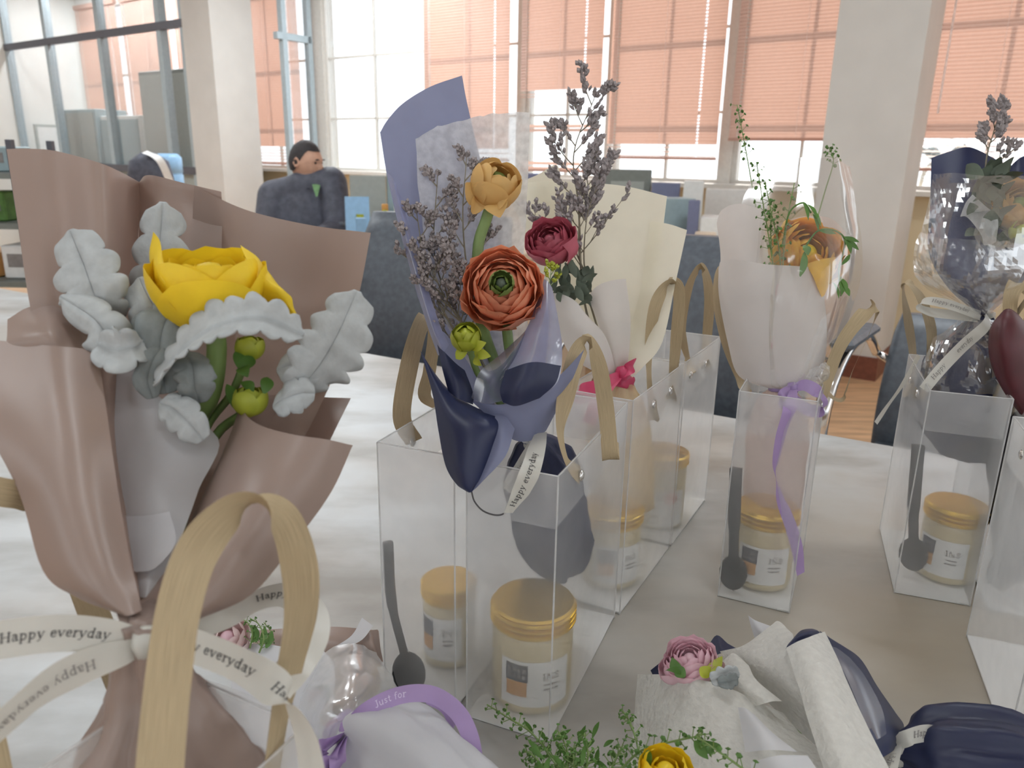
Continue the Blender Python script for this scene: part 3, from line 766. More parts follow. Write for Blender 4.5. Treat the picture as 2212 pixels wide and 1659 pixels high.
# ------------------------------------------------------------------ seated man
def skin_mesh(chains, radii, root, sub=2):
    """chains: lists of joint names; returns an evaluated mesh copy grown around the joints"""
    pts, idx, edges = [], {}, []
    for ch in chains:
        for n_ in ch:
            if n_ not in idx:
                idx[n_] = len(pts); pts.append(J[n_])
        edges += [(idx[a], idx[b]) for a, b in zip(ch[:-1], ch[1:])]
    me = bpy.data.meshes.new('tmp'); me.from_pydata([tuple(p) for p in pts], edges, [])
    o = bpy.data.objects.new('tmp', me); col.objects.link(o)
    sk = o.modifiers.new('skin', 'SKIN'); sk.use_smooth_shade = True
    for i, sv in enumerate(me.skin_vertices[0].data):
        nm = [k for k, v in idx.items() if v == i][0]
        r_ = radii[nm]; sv.radius = (r_, r_) if not isinstance(r_, tuple) else r_
        sv.use_root = (nm == root)
    ss = o.modifiers.new('sub', 'SUBSURF'); ss.levels = sub; ss.render_levels = sub
    dg = bpy.context.evaluated_depsgraph_get()
    ev = o.evaluated_get(dg)
    out = bpy.data.meshes.new_from_object(ev)
    bpy.data.objects.remove(o)
    return out
D0 = 4.5
J = {
 'pelvis': W(652, 600, D0 + .06), 'spine': W(652, 530, D0 + .07), 'chest': W(652, 450, D0 + .05), 'collar': W(660, 412, D0 + .02), 'neck': W(664, 392, D0), 'skull': W(662, 365, D0 - .02),
 'sh_a': W(590, 418, D0 + .0), 'el_a': W(578, 505, D0 - .05), 'wr_a': W(640, 512, D0 - .28),
 'sh_b': W(714, 402, D0 + .0), 'el_b': W(732, 500, D0 - .05), 'wr_b': W(690, 510, D0 - .28),
 'hip_a': W(620, 602, D0 + .02), 'kn_a': W(612, 605, D0 - .42), 'an_a': None, 'toe_a': None,
 'hip_b': W(684, 602, D0 + .02), 'kn_b': W(690, 605, D0 - .42), 'an_b': None, 'toe_b': None,
}
for s_ in 'ab':
    k = J['kn_' + s_]; J['an_' + s_] = Vector((k.x, k.y + .02, .08)); J['toe_' + s_] = Vector((k.x, k.y - .16, .04))
    w_ = J['wr_' + s_]; sg = 1 if s_ == 'a' else -1
    dirv = Vector((sg * .35, -.9, 0)).normalized(); sd = Vector((dirv.y, -dirv.x, 0))
    J['palm_' + s_] = w_ + dirv * .06
    for k in range(4):
        b0 = w_ + dirv * .085 + sd * (.028 - .019 * k)
        J['f%d_%s' % (k, s_)] = b0; J['g%d_%s' % (k, s_)] = b0 + dirv * (.035, .042, .038, .03)[k] - Zv * .008; J['h%d_%s' % (k, s_)] = b0 + dirv * (.06, .072, .066, .05)[k] - Zv * .024
    J['t0_' + s_] = w_ + dirv * .03 + sd * (.035 * sg); J['t1_' + s_] = w_ + dirv * .07 + sd * (.055 * sg)
chains = [['pelvis', 'spine', 'chest', 'collar', 'neck', 'skull']]
RD = {'pelvis': .12, 'spine': .11, 'chest': .12, 'collar': .075, 'neck': .052, 'skull': .06}
for s_ in 'ab':
    chains += [['chest', 'sh_' + s_, 'el_' + s_, 'wr_' + s_, 'palm_' + s_], ['pelvis', 'hip_' + s_, 'kn_' + s_, 'an_' + s_, 'toe_' + s_], ['wr_' + s_, 't0_' + s_, 't1_' + s_]]
    RD.update({'sh_' + s_: .055, 'el_' + s_: .042, 'wr_' + s_: .028, 'palm_' + s_: .03, 'hip_' + s_: .085, 'kn_' + s_: .06, 'an_' + s_: .042, 'toe_' + s_: .035, 't0_' + s_: .013, 't1_' + s_: .009})
    for k in range(4):
        chains.append(['palm_' + s_, 'f%d_%s' % (k, s_), 'g%d_%s' % (k, s_), 'h%d_%s' % (k, s_)])
        for q, rr in (('f', .011), ('g', .0095), ('h', .008)): RD['%s%d_%s' % (q, k, s_)] = rr
body_me = skin_mesh(chains, RD, 'pelvis', 2)
# head: shaped sphere with brow, nose, chin, ears, turned to the right
hc = W(661, 350, D0 - .02); hf = Vector((.93, -.34, -.16)).normalized(); hs = hf.cross(Zv).normalized(); hu = hs.cross(hf).normalized()
bm = bmesh.new(); bm.from_mesh(body_me)
def head_pt(th, ph):
    d = Vector((math.sin(th) * math.cos(ph), math.sin(th) * math.sin(ph), math.cos(th)))   # x front, y side, z up
    x, y, z = d.x * .098, d.y * .076, d.z * .118
    if d.x > 0:
        x += .012 * max(0, 1 - abs(d.z + .75) * 3) * max(0, d.x) * 2           # chin
        x += .010 * max(0, 1 - abs(d.z - .22) * 5) * d.x                        # brow
        nz = max(0, 1 - abs(d.z + .12) / .24) * max(0, 1 - abs(d.y) / .22)
        x += .026 * nz * (1.2 - d.z)                                            # nose
        x -= .008 * max(0, 1 - abs(d.z - .06) * 8) * max(0, 1 - abs(abs(d.y) - .36) * 4)   # eye sockets
        x += .006 * max(0, 1 - abs(d.z + .42) * 9) * max(0, 1 - abs(d.y) / .3)  # lips
    if d.z < 0: y *= 1 - .28 * (-d.z) ** 1.5
    return hc + hf * x + hs * y + hu * z
n1, n2 = 24, 32
hv = [[bm.verts.new(head_pt(math.pi * (i + .5) / n1, 2 * math.pi * k / n2)) for k in range(n2)] for i in range(n1)]
for i in range(n1 - 1):
    for k in range(n2):
        bm.faces.new((hv[i][k], hv[i][(k + 1) % n2], hv[i + 1][(k + 1) % n2], hv[i + 1][k]))
bm.faces.new(hv[0][::-1]); bm.faces.new(hv[-1])
for sg in (-1, 1):
    ec = hc + hs * (sg * .078) - hf * .008 - hu * .005
    r1 = [[bm.verts.new(ec + hf * (math.cos(a) * .018 * q) - hf * .008 * q + hu * (math.sin(a) * .030 * q) + hs * (sg * (.010 if q > .6 else -.004))) for a in [2 * math.pi * k / 12 for k in range(12)]] for q in (1.0, .5)]
    r0 = [bm.verts.new(ec + hf * (math.cos(a) * .014) + hu * (math.sin(a) * .024) - hs * (sg * .014)) for a in [2 * math.pi * k / 12 for k in range(12)]]
    for A, B in ((r0, r1[0]), (r1[0], r1[1])):
        for k in range(12): bm.faces.new((A[k], A[(k + 1) % 12], B[(k + 1) % 12], B[k]))
    bm.faces.new(r1[1]); bm.faces.new(r0[::-1])
bmesh.ops.recalc_face_normals(bm, faces=bm.faces)
bm.to_mesh(body_me); bm.free()
man = thing('person', Vector((J['pelvis'].x, J['pelvis'].y, 0)), 'man in a black padded jacket sitting at the desk, head turned right', 'person')
body_me.materials.clear(); body_me.materials.append(M['skin'])
bo = bpy.data.objects.new('body', body_me); link(bo, man)
rmod = bo.modifiers.new('fuse', 'REMESH'); rmod.mode = 'VOXEL'; rmod.voxel_size = .0065; rmod.use_smooth_shade = True
# hair: cap over the back and top of the skull
def cap(name, mat, r0, zlim, parent):
    vs_, fs_ = [], []
    n1, n2 = 14, 32
    for i in range(n1 + 1):
        for k in range(n2):
            ph = 2 * math.pi * k / n2
            front = math.cos(ph)
            tm = rad(55) if front > .5 else rad(55) + (rad(118) - rad(55)) * min(1, (.5 - front) / .8)
            th = tm * i / n1
            p = head_pt(max(.02, th), ph)
            q = hc + (p - hc) * 1.05 - hf * .004
            q += noise.noise_vector(q * 90) * .002
            vs_.append(q)
    for i in range(n1):
        for k in range(n2): fs_.append((i * n2 + k, i * n2 + (k + 1) % n2, (i + 1) * n2 + (k + 1) % n2, (i + 1) * n2 + k))
    return meshobj(name, vs_, fs_, mat, parent, True)
cap('hair', M['hair'], 1, 0, man)
for sg in (-1, 1):
    ec = hc + hf * .086 + hs * (sg * .030) + hu * .012
    mb = MB(); mb.lathe(ec - hf * .006, [(.0005, 0), (.010, .004), (.009, .008), (.0005, .011)], 12, hf); mb.build('eye', M['hair'], man, True)
    mb = MB(); mb.tube([ec + hf * .010 + hu * .016 - hs * .014, ec + hf * .013 + hu * .019, ec + hf * .008 + hu * .016 + hs * .014], .0035, 6); mb.build('eyebrow', M['hair'], man, True)
mb = MB()
def blob(c, r, n_=16): mb.lathe(Vector(c) - Zv * r, [(r * math.sin(math.pi * k / 8) + .0002, r * (1 - math.cos(math.pi * k / 8))) for k in range(9)], n_)
def taper(a_, b_, ra, rb, fl=1.0):
    mb.tube([a_.lerp(b_, k / 6) for k in range(7)], [ra + (rb - ra) * k / 6 for k in range(7)], 16); blob(a_, ra * .99); blob(b_, rb * .99)
sh1, sh2 = W(592, 424, D0 + .02), W(714, 396, D0 + .02)
for (z_, wa, wb) in ((0, .17, .13),): pass
cxs = Vector((CR.x, CR.y, 0)).normalized(); cys = Vector((-cxs.y, cxs.x, 0))
pv, tp = Vector((J['pelvis'].x, J['pelvis'].y, .50)), (sh1 + sh2) / 2 - Zv * .01
ringv, NN = [], 24
for k in range(9):
    q = k / 8; c_ = pv.lerp(tp, q); wa = .175 + .02 * math.sin(q * 3.1); wb = .135 - .03 * q
    if k == 8: wa, wb = .12, .085
    ringv.append([c_ + cxs * (wa * math.cos(2 * math.pi * i / NN)) + cys * (wb * math.sin(2 * math.pi * i / NN)) + Zv * (.03 if k == 8 else 0) for i in range(NN)])
mb.add([v for r_ in ringv for v in r_], [(i * NN + k, i * NN + (k + 1) % NN, i * NN + NN + (k + 1) % NN, i * NN + NN + k) for i in range(8) for k in range(NN)] + [tuple(range(NN - 1, -1, -1)), tuple(8 * NN + k for k in range(NN))])
taper(tp + Zv * .02, sh1, .085, .095); taper(tp + Zv * .03, sh2, .085, .098)
taper(sh1, J['el_a'] + Zv * .01, .097, .078); taper(J['el_a'] + Zv * .01, J['wr_a'], .078, .05)
taper(sh2, J['el_b'] + Zv * .01, .10, .08); taper(J['el_b'] + Zv * .01, J['wr_b'], .08, .05)
taper(tp + Zv * .02, J['neck'] - Zv * .035, .10, .072)
jo = mb.build('jacket', M['jacket'], man, True)
rm_ = jo.modifiers.new('fuse', 'REMESH'); rm_.mode = 'VOXEL'; rm_.voxel_size = .012; rm_.use_smooth_shade = True
sm_ = jo.modifiers.new('soft', 'SMOOTH'); sm_.iterations = 10
ct = [['pelvis', 'hip_a', 'kn_a', 'an_a'], ['pelvis', 'hip_b', 'kn_b', 'an_b']]
RT = {'pelvis': .145}
for s_ in 'ab': RT.update({'hip_' + s_: .105, 'kn_' + s_: .078, 'an_' + s_: .06})
tm_ = skin_mesh(ct, RT, 'pelvis', 2); tm_.materials.clear(); tm_.materials.append(M['trouser'])
link(bpy.data.objects.new('trousers', tm_), man)
# jacket collar and green shirt front
mb = MB(); nk = J['neck'] - Zv * .02
mb.lathe(nk - Zv * .05, [(.088, 0), (.083, .03), (.074, .065), (.078, .068), (.09, .03)], 24, mod=lambda p, a: 1 + .08 * math.cos(p * 2)); mb.build('collar', M['jacket'], man, True)
sheet('shirt_front', [[W(674, 398, D0 - .085), W(683, 398, D0 - .09), W(692, 400, D0 - .085)], [W(677, 408, D0 - .115), W(684, 409, D0 - .12), W(690, 408, D0 - .115)], [W(682, 424, D0 - .135), W(684, 425, D0 - .137), W(686, 424, D0 - .135)]], M['green_cloth'], man)
for s_ in 'ab':
    a_, t_ = J['an_' + s_], J['toe_' + s_]
    mb = MB(); mb.tube([Vector((a_.x, a_.y + .05, .05)), Vector((a_.x, a_.y - .03, .055)), Vector((t_.x, t_.y + .04, .045)), Vector((t_.x, t_.y - .03, .035))], [.04, .052, .05, .03], 12); mb.build('shoe', M['leather'], man, True)
pc = J['pelvis']
chair(Vector((pc.x, pc.y + .05, 0)), Vector((0, -1, 0)), 'black office chair under the seated man', 0.80, .24)
# ------------------------------------------------------------------ gift bags
def V2(x, y): return Vector((x, y, 0)).normalized()
H = .215
def bag(N, a, w, L, label, handles, rivets=(.36, .70), h=H, name='gift_bag'):
    """clear frosted bag: N = near right bottom corner, a = along the narrow front, b = along the wide side"""
    b = Vector((-a.y, a.x, 0)); N = Vector((N[0], N[1], .7505))
    t = thing(name, N - a * w / 2 + b * L / 2, label, 'gift bag', 'frosted gift bags with woven kraft handles')
    A, B, Cc, Dd = N - a * w, N, N + b * L, N - a * w + b * L
    def panel(nm, p, q, n_, bulge=.0):
        rows = []
        for k in range(5):
            z = h * k / 4
            rows.append([p.lerp(q, i / 6) + Zv * z + n_ * (bulge * math.sin(math.pi * i / 6) * (k / 4)) for i in range(7)])
        vs_ = [x for r_ in rows for x in r_]
        return meshobj(nm, vs_, [(i * 7 + j, i * 7 + j + 1, i * 7 + 8 + j, i * 7 + 7 + j) for i in range(4) for j in range(6)], M['pvc'], t, True)
    panel('front_panel', A, B, -b, .003); panel('side_panel', B, Cc, a, .002)
    panel('back_panel', Cc, Dd, b, .003); panel('side_panel', Dd, A, -a, .002)
    mb = MB(); mb.box((A + Cc) / 2 + Zv * .001, a * (w / 2), b * (L / 2), Zv * .0008); mb.build('base_card', M['paper_white'], t)
    # folded hem inside the rim
    mb = MB(); e = .0012; hh = .040
    ring = [A + a * e + b * e, B - a * e + b * e, Cc - a * e - b * e, Dd + a * e - b * e]
    for i in range(4):
        p, q = ring[i], ring[(i + 1) % 4]
        mb.add([p + Zv * (h - hh), q + Zv * (h - hh), q + Zv * h, p + Zv * h], [(0, 1, 2, 3)])
    mb.build('hem', M['pvc_hem'], t)
    # welded corner folds
    for p in (A, B, Cc, Dd):
        mb = MB(); mb.tube([p + Zv * .0, p + Zv * h], .0007, 5); mb.build('corner_fold', M['pvc_fold'], t)
    mb = MB()
    for p, q in ((A, B), (B, Cc), (Cc, Dd), (Dd, A)): mb.tube([p + Zv * h, q + Zv * h], .0006, 5)
    mb.build('rim', M['pvc_fold'], t)
    for side, spec in ((1, handles[0]), (-1, handles[1])):
        p0 = B if side > 0 else A
        ends = [p0 + b * (L * s) + Zv * (h - .018) for s in rivets]
        for e_ in ends:
            mb = MB(); mb.lathe(e_ + a * (side * .0005), [(.0042, 0), (.0042, .001), (.0028, .0022), (.0001, .0026)], 14, a * side); mb.build('rivet', M['silver'], t, True)
        if spec is None: spec = ('arch', .11, .02)
        if spec[0] == 'arch':
            _, up, out = spec
            pts = []
            for k in range(9):
                q = math.pi * k / 8
                m_ = ends[0].lerp(ends[1], .5 - .5 * math.cos(q) * 1.0)
                pts.append(m_ + Zv * (up * math.sin(q) ** .8 + .0) + a * (side * (out * math.sin(q) - .002)))
            ribbon('handle', pts, [b] * 4 + [b] * 5, .014, M['kraft'], t, 6)
        else:
            P_ = [W(*q) for q in spec[1]]; wd_ = list(spec[2]); wl = list(spec[3]) if isinstance(spec[3], list) else [spec[3]] * len(P_)
            e0, e1 = ends
            if (P_[0] - e0).length + (P_[-1] - e1).length > (P_[0] - e1).length + (P_[-1] - e0).length: e0, e1 = e1, e0
            if (P_[0] - e0).length < .03: P_[0] = e0
            else: P_, wd_, wl = [e0] + P_, [b] + wd_, [wl[0]] + wl
            if (P_[-1] - e1).length < .03: P_[-1] = e1
            else: P_, wd_, wl = P_ + [e1], wd_ + [b], wl + [wl[-1]]
            ribbon('handle', P_, wd_, wl, M['kraft'], t, 8)
    return t
def cyl_patch(c, r, z0, z1, a0, a1, n=10):
    vs_, fs_ = [], []
    for i in range(n + 1):
        a = a0 + (a1 - a0) * i / n
        e = Vector((math.cos(a), math.sin(a), 0)) * r
        vs_ += [c + e + Zv * z0, c + e + Zv * z1]
    for i in range(n): fs_.append((2 * i, 2 * i + 2, 2 * i + 3, 2 * i + 1))
    return vs_, fs_
def jar(c, label, r=.0305, hb=.066, hl=.017, yaw=0.0, sticker=False):
    c = Vector((c[0], c[1], .7525))
    t = thing('candle_jar', c, label, 'jar', 'cream candle jars with gold lids')
    mb = MB(); mb.lathe(c, [(r * .8, 0), (r * .97, .003), (r, .008), (r, hb - .006), (r * .95, hb - .001), (r * .93, hb)], 40); mb.build('jar_body', M['wax'], t, True)
    mb = MB(); rr = r * 1.02; prof = [(rr * .97, hb), (rr, hb + .001)]
    for k in range(3):
        z = hb + .002 + k * .0045
        prof += [(rr, z), (rr * 1.045, z + .0012), (rr * 1.045, z + .0026), (rr * .97, z + .0038)]
    prof += [(rr, hb + hl - .002), (rr * .96, hb + hl), (rr * .7, hb + hl), (.0001, hb + hl)]
    mb.lathe(c, prof, 48); mb.build('lid', M['gold'], t, False)
    va = math.atan2(-c.y, -c.x) + yaw       # towards the viewer
    z0, z1 = .010, .050
    if not sticker:
        o = meshobj('label', *cyl_patch(c, r + .0003, z0, z1, va - 1.05, va + .75, 18), M['label'], t, True)
        meshobj('navy_print', *cyl_patch(c, r + .0006, .032, .047, va - .90, va - .34, 6), M['label_navy'], o, True)
        meshobj('orange_print', *cyl_patch(c, r + .0006, .019, .032, va - .88, va - .36, 6), M['label_orange'], o, True)
        for k in range(2):
            for q in range(4):
                a = va - .83 + q * .12
                meshobj('print_mark', *cyl_patch(c, r + .0009, .0350 + k * .0058, .0380 + k * .0058, a, a + .07, 2), M['label_grey'], o, True)
        qs, wd = text_quads('INS')
        tv, tf = [], []
        for q in qs:
            b0 = len(tv)
            for (px, py) in q:
                a = va + .02 + px * .0085 / r
                tv.append(c + Vector((math.cos(a), math.sin(a), 0)) * (r + .0007) + Zv * (.034 + py * .0085))
            tf.append((b0, b0 + 1, b0 + 2, b0 + 3))
        meshobj('lettering', tv, tf, M['label_grey'], o)
        for k in range(2): meshobj('print_line', *cyl_patch(c, r + .0007, .029 - k * .004, .0303 - k * .004, va + .05, va + .42, 5), M['label_grey'], o, True)
    else:
        meshobj('label', *cyl_patch(c, r + .0003, .006, .05, va - .5, va + .9, 14), M['label'], t, True)
        mb = MB(); a = va + .25; e = Vector((math.cos(a), math.sin(a), 0)); g = Vector((-e.y, e.x, 0))
        mb.add([c + e * (r + .0012) + Zv * .042 + g * (.008 * math.cos(2 * math.pi * k / 20)) + Zv * (.008 * math.sin(2 * math.pi * k / 20)) for k in range(20)], [tuple(range(20))]); mb.build('red_sticker', M['red_dot'], t)
    return t
def spoon(top, mid, bowl, label, r=.0035):
    t = thing('spoon', bowl, label, 'spoon', 'black plastic spoons in the bags')
    d = (mid - bowl).normalized()
    mb = MB(); mb.tube(spline([top, mid, bowl + d * .014], 5), [r * 1.25] * 6 + [r] * 5, 8); mb.build('spoon_handle', M['spoon'], t, True)
    mb = MB(); vdir = (CAM - bowl).normalized(); sd = d.cross(vdir).normalized(); nd = sd.cross(d).normalized()
    vs_, fs_ = [], []
    n1, n2 = 6, 18
    for i in range(n1 + 1):
        q = i / n1
        for k in range(n2):
            a = 2 * math.pi * k / n2
            vs_.append(bowl + d * (.018 * q * math.cos(a)) + sd * (.0125 * q * math.sin(a)) + nd * (.006 * (q * q - 1)))
    for i in range(n1):
        for k in range(n2): fs_.append((i * n2 + k, i * n2 + (k + 1) % n2, (i + 1) * n2 + (k + 1) % n2, (i + 1) * n2 + k))
    o = meshobj('spoon_bowl', vs_, fs_, M['spoon'], t, True); m_ = o.modifiers.new('t', 'SOLIDIFY'); m_.thickness = .0015
    return t

aA = V2(.89, -.45); bA = V2(.45, .89)
a1 = V2(.922, -.388); a2 = V2(.877, -.48); a3 = V2(.906, -.42); a4 = V2(.944, -.33)
K = cv
bag((-.091 - .115 * bA.x, .237 - .115 * bA.y), aA, .07, .138, 'frosted bag at the near left holding the brown bouquet, tall handle in front',
    (('p', [(338, 1790, .235), (345, 1660, .243), (362, 1480, .253), (385, 1320, .262), (425, 1195, .27), (490, 1115, .278), (560, 1088, .288), (618, 1130, .297), (648, 1230, .303), (650, 1330, .306), (628, 1440, .305), (603, 1560, .300), (591, 1650, .297)],
      [(1, .05, .1), (1, .05, .1), (1, .05, .15), (.98, .1, .2), (.85, -.25, .3), (.55, -.35, .75), (.2, -.15, 1), (.55, .1, .85), (.8, .1, .6), (.72, .15, .7), (.5, .15, .85), (.25, .1, 1), (.15, 0, 1)], [.0150] * 13),
     ('p', [(-120, 1100, .33), (-40, 1062, .335), (20, 1066, .34), (60, 1075, .35), (110, 1100, .37)], [(.2, 1, .2)] * 5, .0125)), rivets=(.42, .835), h=.198)
bag((.032, .475), a1, .068, .178, 'frosted bag front centre holding the tall navy bouquet and a jar',
    (('p', [(1319, 992, .602), (1311, 900, .595), (1296, 800, .58), (1272, 738, .563), (1246, 768, .555), (1224, 850, .55), (1210, 930, .545), (1226, 1000, .540), (1246, 1058, .536)],
      [(.95, 0, .3), (.95, 0, .3), (.9, .1, .4), (.5, .2, .9), (.95, .3, .3), (.95, .1, .3), (.45, 0, .9), (.3, 0, 1), (.4, 0, .9)], .0135), ('arch', .05, -.01)), rivets=(.27, .74))
bag((-.040, .508), a1, .064, .178, 'frosted bag beside the front centre bag, holding a small jar and spoon',
    (('arch', .03, -.01), ('p', [(860, 1000, .615), (868, 900, .612), (884, 790, .612), (908, 705, .62), (930, 683, .64), (938, 720, .66), (928, 800, .68), (920, 860, .69)],
      [(1, .05, .1), (1, .1, .1), (.95, .2, .2), (.7, .2, .7), (.4, .2, 1), (.6, 0, .8), (.7, 0, .7), (.7, 0, .7)], .0145)), rivets=(.30, .72))
bag((.107, .645), a2, .068, .15, 'frosted bag behind the front pair holding the cream bouquet',
    (('p', [(1409, 905, .765), (1402, 810, .76), (1404, 730, .755), (1418, 655, .75), (1446, 613, .758), (1467, 632, .775), (1462, 720, .79), (1455, 800, .80), (1449, 858, .805)],
      [(.7, 0, .7), (.5, 0, .85), (.8, 0, .6), (.95, .2, .3), (.6, .2, .8), (.9, 0, .4), (.95, 0, .3), (.8, 0, .6), (.5, 0, .85)], .0138), ('arch', .03, -.012)))
bag((.183, .783), a2, .068, .14, 'frosted bag farthest back, behind the cream bouquet, with no bouquet in it',
    (('p', [(1488, 785, .93), (1474, 720, .92), (1480, 650, .912), (1500, 592, .908), (1520, 583, .92), (1532, 640, .935), (1528, 720, .945), (1521, 785, .95)],
      [(.6, 0, .8), (.75, 0, .65), (.9, .1, .4), (.7, .2, .7), (.7, .2, .7), (.95, 0, .3), (.95, 0, .3), (.6, 0, .8)], .0138), ('arch', .07, .0)), rivets=(.12, .52))
bag((.272, .652), a3, .068, .15, 'frosted bag right of centre holding the pale pink bouquet',
    (('p', [(1782, 885, .745), (1790, 810, .738), (1822, 735, .732), (1872, 672, .735), (1893, 664, .75), (1880, 715, .775), (1842, 800, .80), (1818, 860, .81)],
      [(.8, .2, .5), (.95, .25, .2), (.9, .4, .1), (.8, .5, .2), (.3, .2, .9), (.5, .3, .8), (.5, .3, .8), (.5, 0, .85)], .0142),
     ('p', [(1600, 815, .79), (1570, 740, .79), (1553, 660, .79), (1556, 600, .80), (1575, 580, .82), (1600, 640, .85), (1620, 740, .87)], [(.9, .1, .4)] * 7, .0138)))
bag((.457, .67), a4, .068, .15, 'frosted bag at the right holding the navy cellophane bouquet',
    (('arch', .10, .02), ('p', [(1966, 850, .885), (1972, 770, .872), (1962, 695, .862), (1951, 628, .855), (1962, 612, .842), (1990, 645, .83), (2012, 715, .82), (2004, 790, .812), (1990, 850, .805)],
      [(.8, .1, .5), (.8, .1, .5), (.9, .1, .4), (.6, .2, .8), (.5, .3, .8), (.9, .2, .4), (.95, .1, .3), (.7, 0, .7), (.5, 0, .85)], .0142)))
bag((.535, .640), a4, .068, .15, 'frosted bag cut by the right edge, next to the navy cellophane bouquet',
    (('arch', .10, .02), ('p', [(2180, 960, .76), (2184, 840, .755), (2182, 720, .755), (2184, 640, .76), (2205, 612, .77), (2240, 650, .79), (2245, 800, .81)], [(.95, .05, .2)] * 7, .017)))
bag((.440, .455), a4, .068, .15, 'frosted bag at the lower right edge, nearest of the right-hand bags', (('arch', .1, .02), ('arch', .04, -.02)))

jar((.020, .530), 'large cream candle jar with gold lid, front centre', .0318, .068, .0175, .25)
jar((-.050, .575), 'smaller cream candle jar left of the large front one', .0225, .060, .015, -.3)
jar((.107 + .48 * .055 - .877 * .034, .645 + .877 * .055 + .48 * .034), 'cream candle jar in the cream bouquet\'s bag', .030, .066, .017, .5)
jar((.183 + .48 * .05 - .877 * .034, .783 + .877 * .05 + .48 * .034), 'white labelled jar with a red round sticker, in the farthest bag', .030, .075, .004, .2, True)
jar((.261, .711), 'cream candle jar under the pale pink bouquet', .0298, .068, .0165, .2)
jar((.462, .728), 'cream candle jar under the navy cellophane bouquet', .0285, .066, .0165, -.1)
spoon(W(838, 1172, .60), W(846, 1300, .615), W(884, 1455, .625), 'black spoon leaning in the bag beside the front centre bag')
spoon(W(1590, 1012, .745), W(1586, 1130, .755), W(1584, 1238, .765), 'black spoon beside the jar under the pale pink bouquet', .005)
spoon(W(1984, 962, .775), W(1974, 1090, .785), W(1973, 1198, .795), 'black spoon beside the jar under the navy cellophane bouquet', .005)
spoon(W(2202, 1010, .74), W(2190, 1130, .745), W(2165, 1238, .755), 'black spoon in the bag cut by the right edge', .006)

# ------------------------------------------------------------------ plants
def frame_z(axis, roll=0.0):
    z = Vector(axis).normalized(); x = z.orthogonal().normalized(); y = z.cross(x)
    m = Matrix((x, y, z)).transposed().to_4x4()
    return m @ Matrix.Rotation(roll, 4, 'Z')
def petal_mesh(name, R, span, t1, mat, t0=.3, flare=0.0, ruf=0.0, seed=0, nn=9, mm=8, taper=.35):
    vs_, fs_ = [], []
    for j in range(mm + 1):
        q = j / mm
        for i in range(nn + 1):
            x = i / nn * 2 - 1
            ph = x * span * (.55 + .45 * min(1, q * 1.6))
            te = t1 - taper * (t1 - t0) * abs(x) ** 2.4
            th = t0 + (te - t0) * q
            rr = R * (1 + flare * q * q + .05 * (1 - x * x) * 0)
            rr += R * ruf * q * q * (noise.noise(Vector((x * 3.1, q * 2, seed * 5.3))) + .5 * noise.noise(Vector((x * 8, q * 3, seed * 3.1))))
            th += ruf * .5 * q ** 4 * noise.noise(Vector((x * 9, seed * 2.7, 1)))
            vs_.append((rr * math.sin(th) * math.cos(ph), rr * math.sin(th) * math.sin(ph), -rr * math.cos(th)))
    for j in range(mm):
        for i in range(nn):
            a = j * (nn + 1) + i
            fs_.append((a, a + 1, a + nn + 2, a + nn + 1))
    me = bpy.data.meshes.new(name); me.from_pydata(vs_, [], fs_); me.materials.append(mat)
    me.polygons.foreach_set('use_smooth', [True] * len(me.polygons)); me.update()
    return me
def flower(parent, c, axis, rings, core_mat, core_r, name='flower', seed=1, lab=None):
    """rings: (count, radius, half-span, top angle, flare, ruffle, material)"""
    rnd = random.Random(seed)
    Mx = Matrix.Translation(c) @ frame_z(axis)
    mb = MB(); mb.lathe(c, [(.0001, -core_r), (core_r * .6, -core_r * .8), (core_r, -core_r * .2), (core_r * .95, core_r * .3), (core_r * .6, core_r * .75), (.0001, core_r * .9)], 18, axis)
    o = mb.build(name, core_mat, parent, True)
    if lab: o['label'] = lab
    for ri, (n_, R, sp, t1, fl, rf, mt) in enumerate(rings):
        me_ = [petal_mesh('petal', R, sp, t1, mt, flare=fl, ruf=rf, seed=seed * 10 + ri * 3 + q) for q in range(2)]
        off = rnd.random() * 6
        for k in range(n_):
            p = bpy.data.objects.new('petal', me_[k % 2])
            mw = Mx @ Matrix.Rotation(off + 2 * math.pi * k / n_ + rnd.uniform(-.12, .12), 4, 'Z') @ Matrix.Rotation(rnd.uniform(-.07, .07), 4, 'Y') @ Matrix.Scale(rnd.uniform(.95, 1.05), 4)
            WM[p] = mw; link(p, o); p.matrix_local = mw
    return o
def ranunculus(parent, c, axis, R, mat, inner, core, layers=6, seed=1, lab=None, ruf=.10, opening=1.0, name='flower', squash=1.0):
    rings = []
    for k in range(layers):
        q = (k + 1) / layers
        rr = R * (.30 + .70 * q)
        t1 = rad(158 - 52 * q * opening)
        rings.append((5 + (k % 2), rr, rad(52), t1, .04 * q, ruf * (.4 + .6 * q), inner if q < .42 else mat))
    return flower(parent, c, axis, rings, core, R * .28, name, seed, lab)
def stem(parent, pts, r, mat=None, name='stem', n=6, ds=1.0):
    mb = MB(); P = [W(q[0], q[1], q[2] * ds) if not isinstance(q, Vector) else q for q in pts]
    mb.tube(spline(P, n), r, 8); return mb.build(name, mat or M['green_stem'], parent, True)
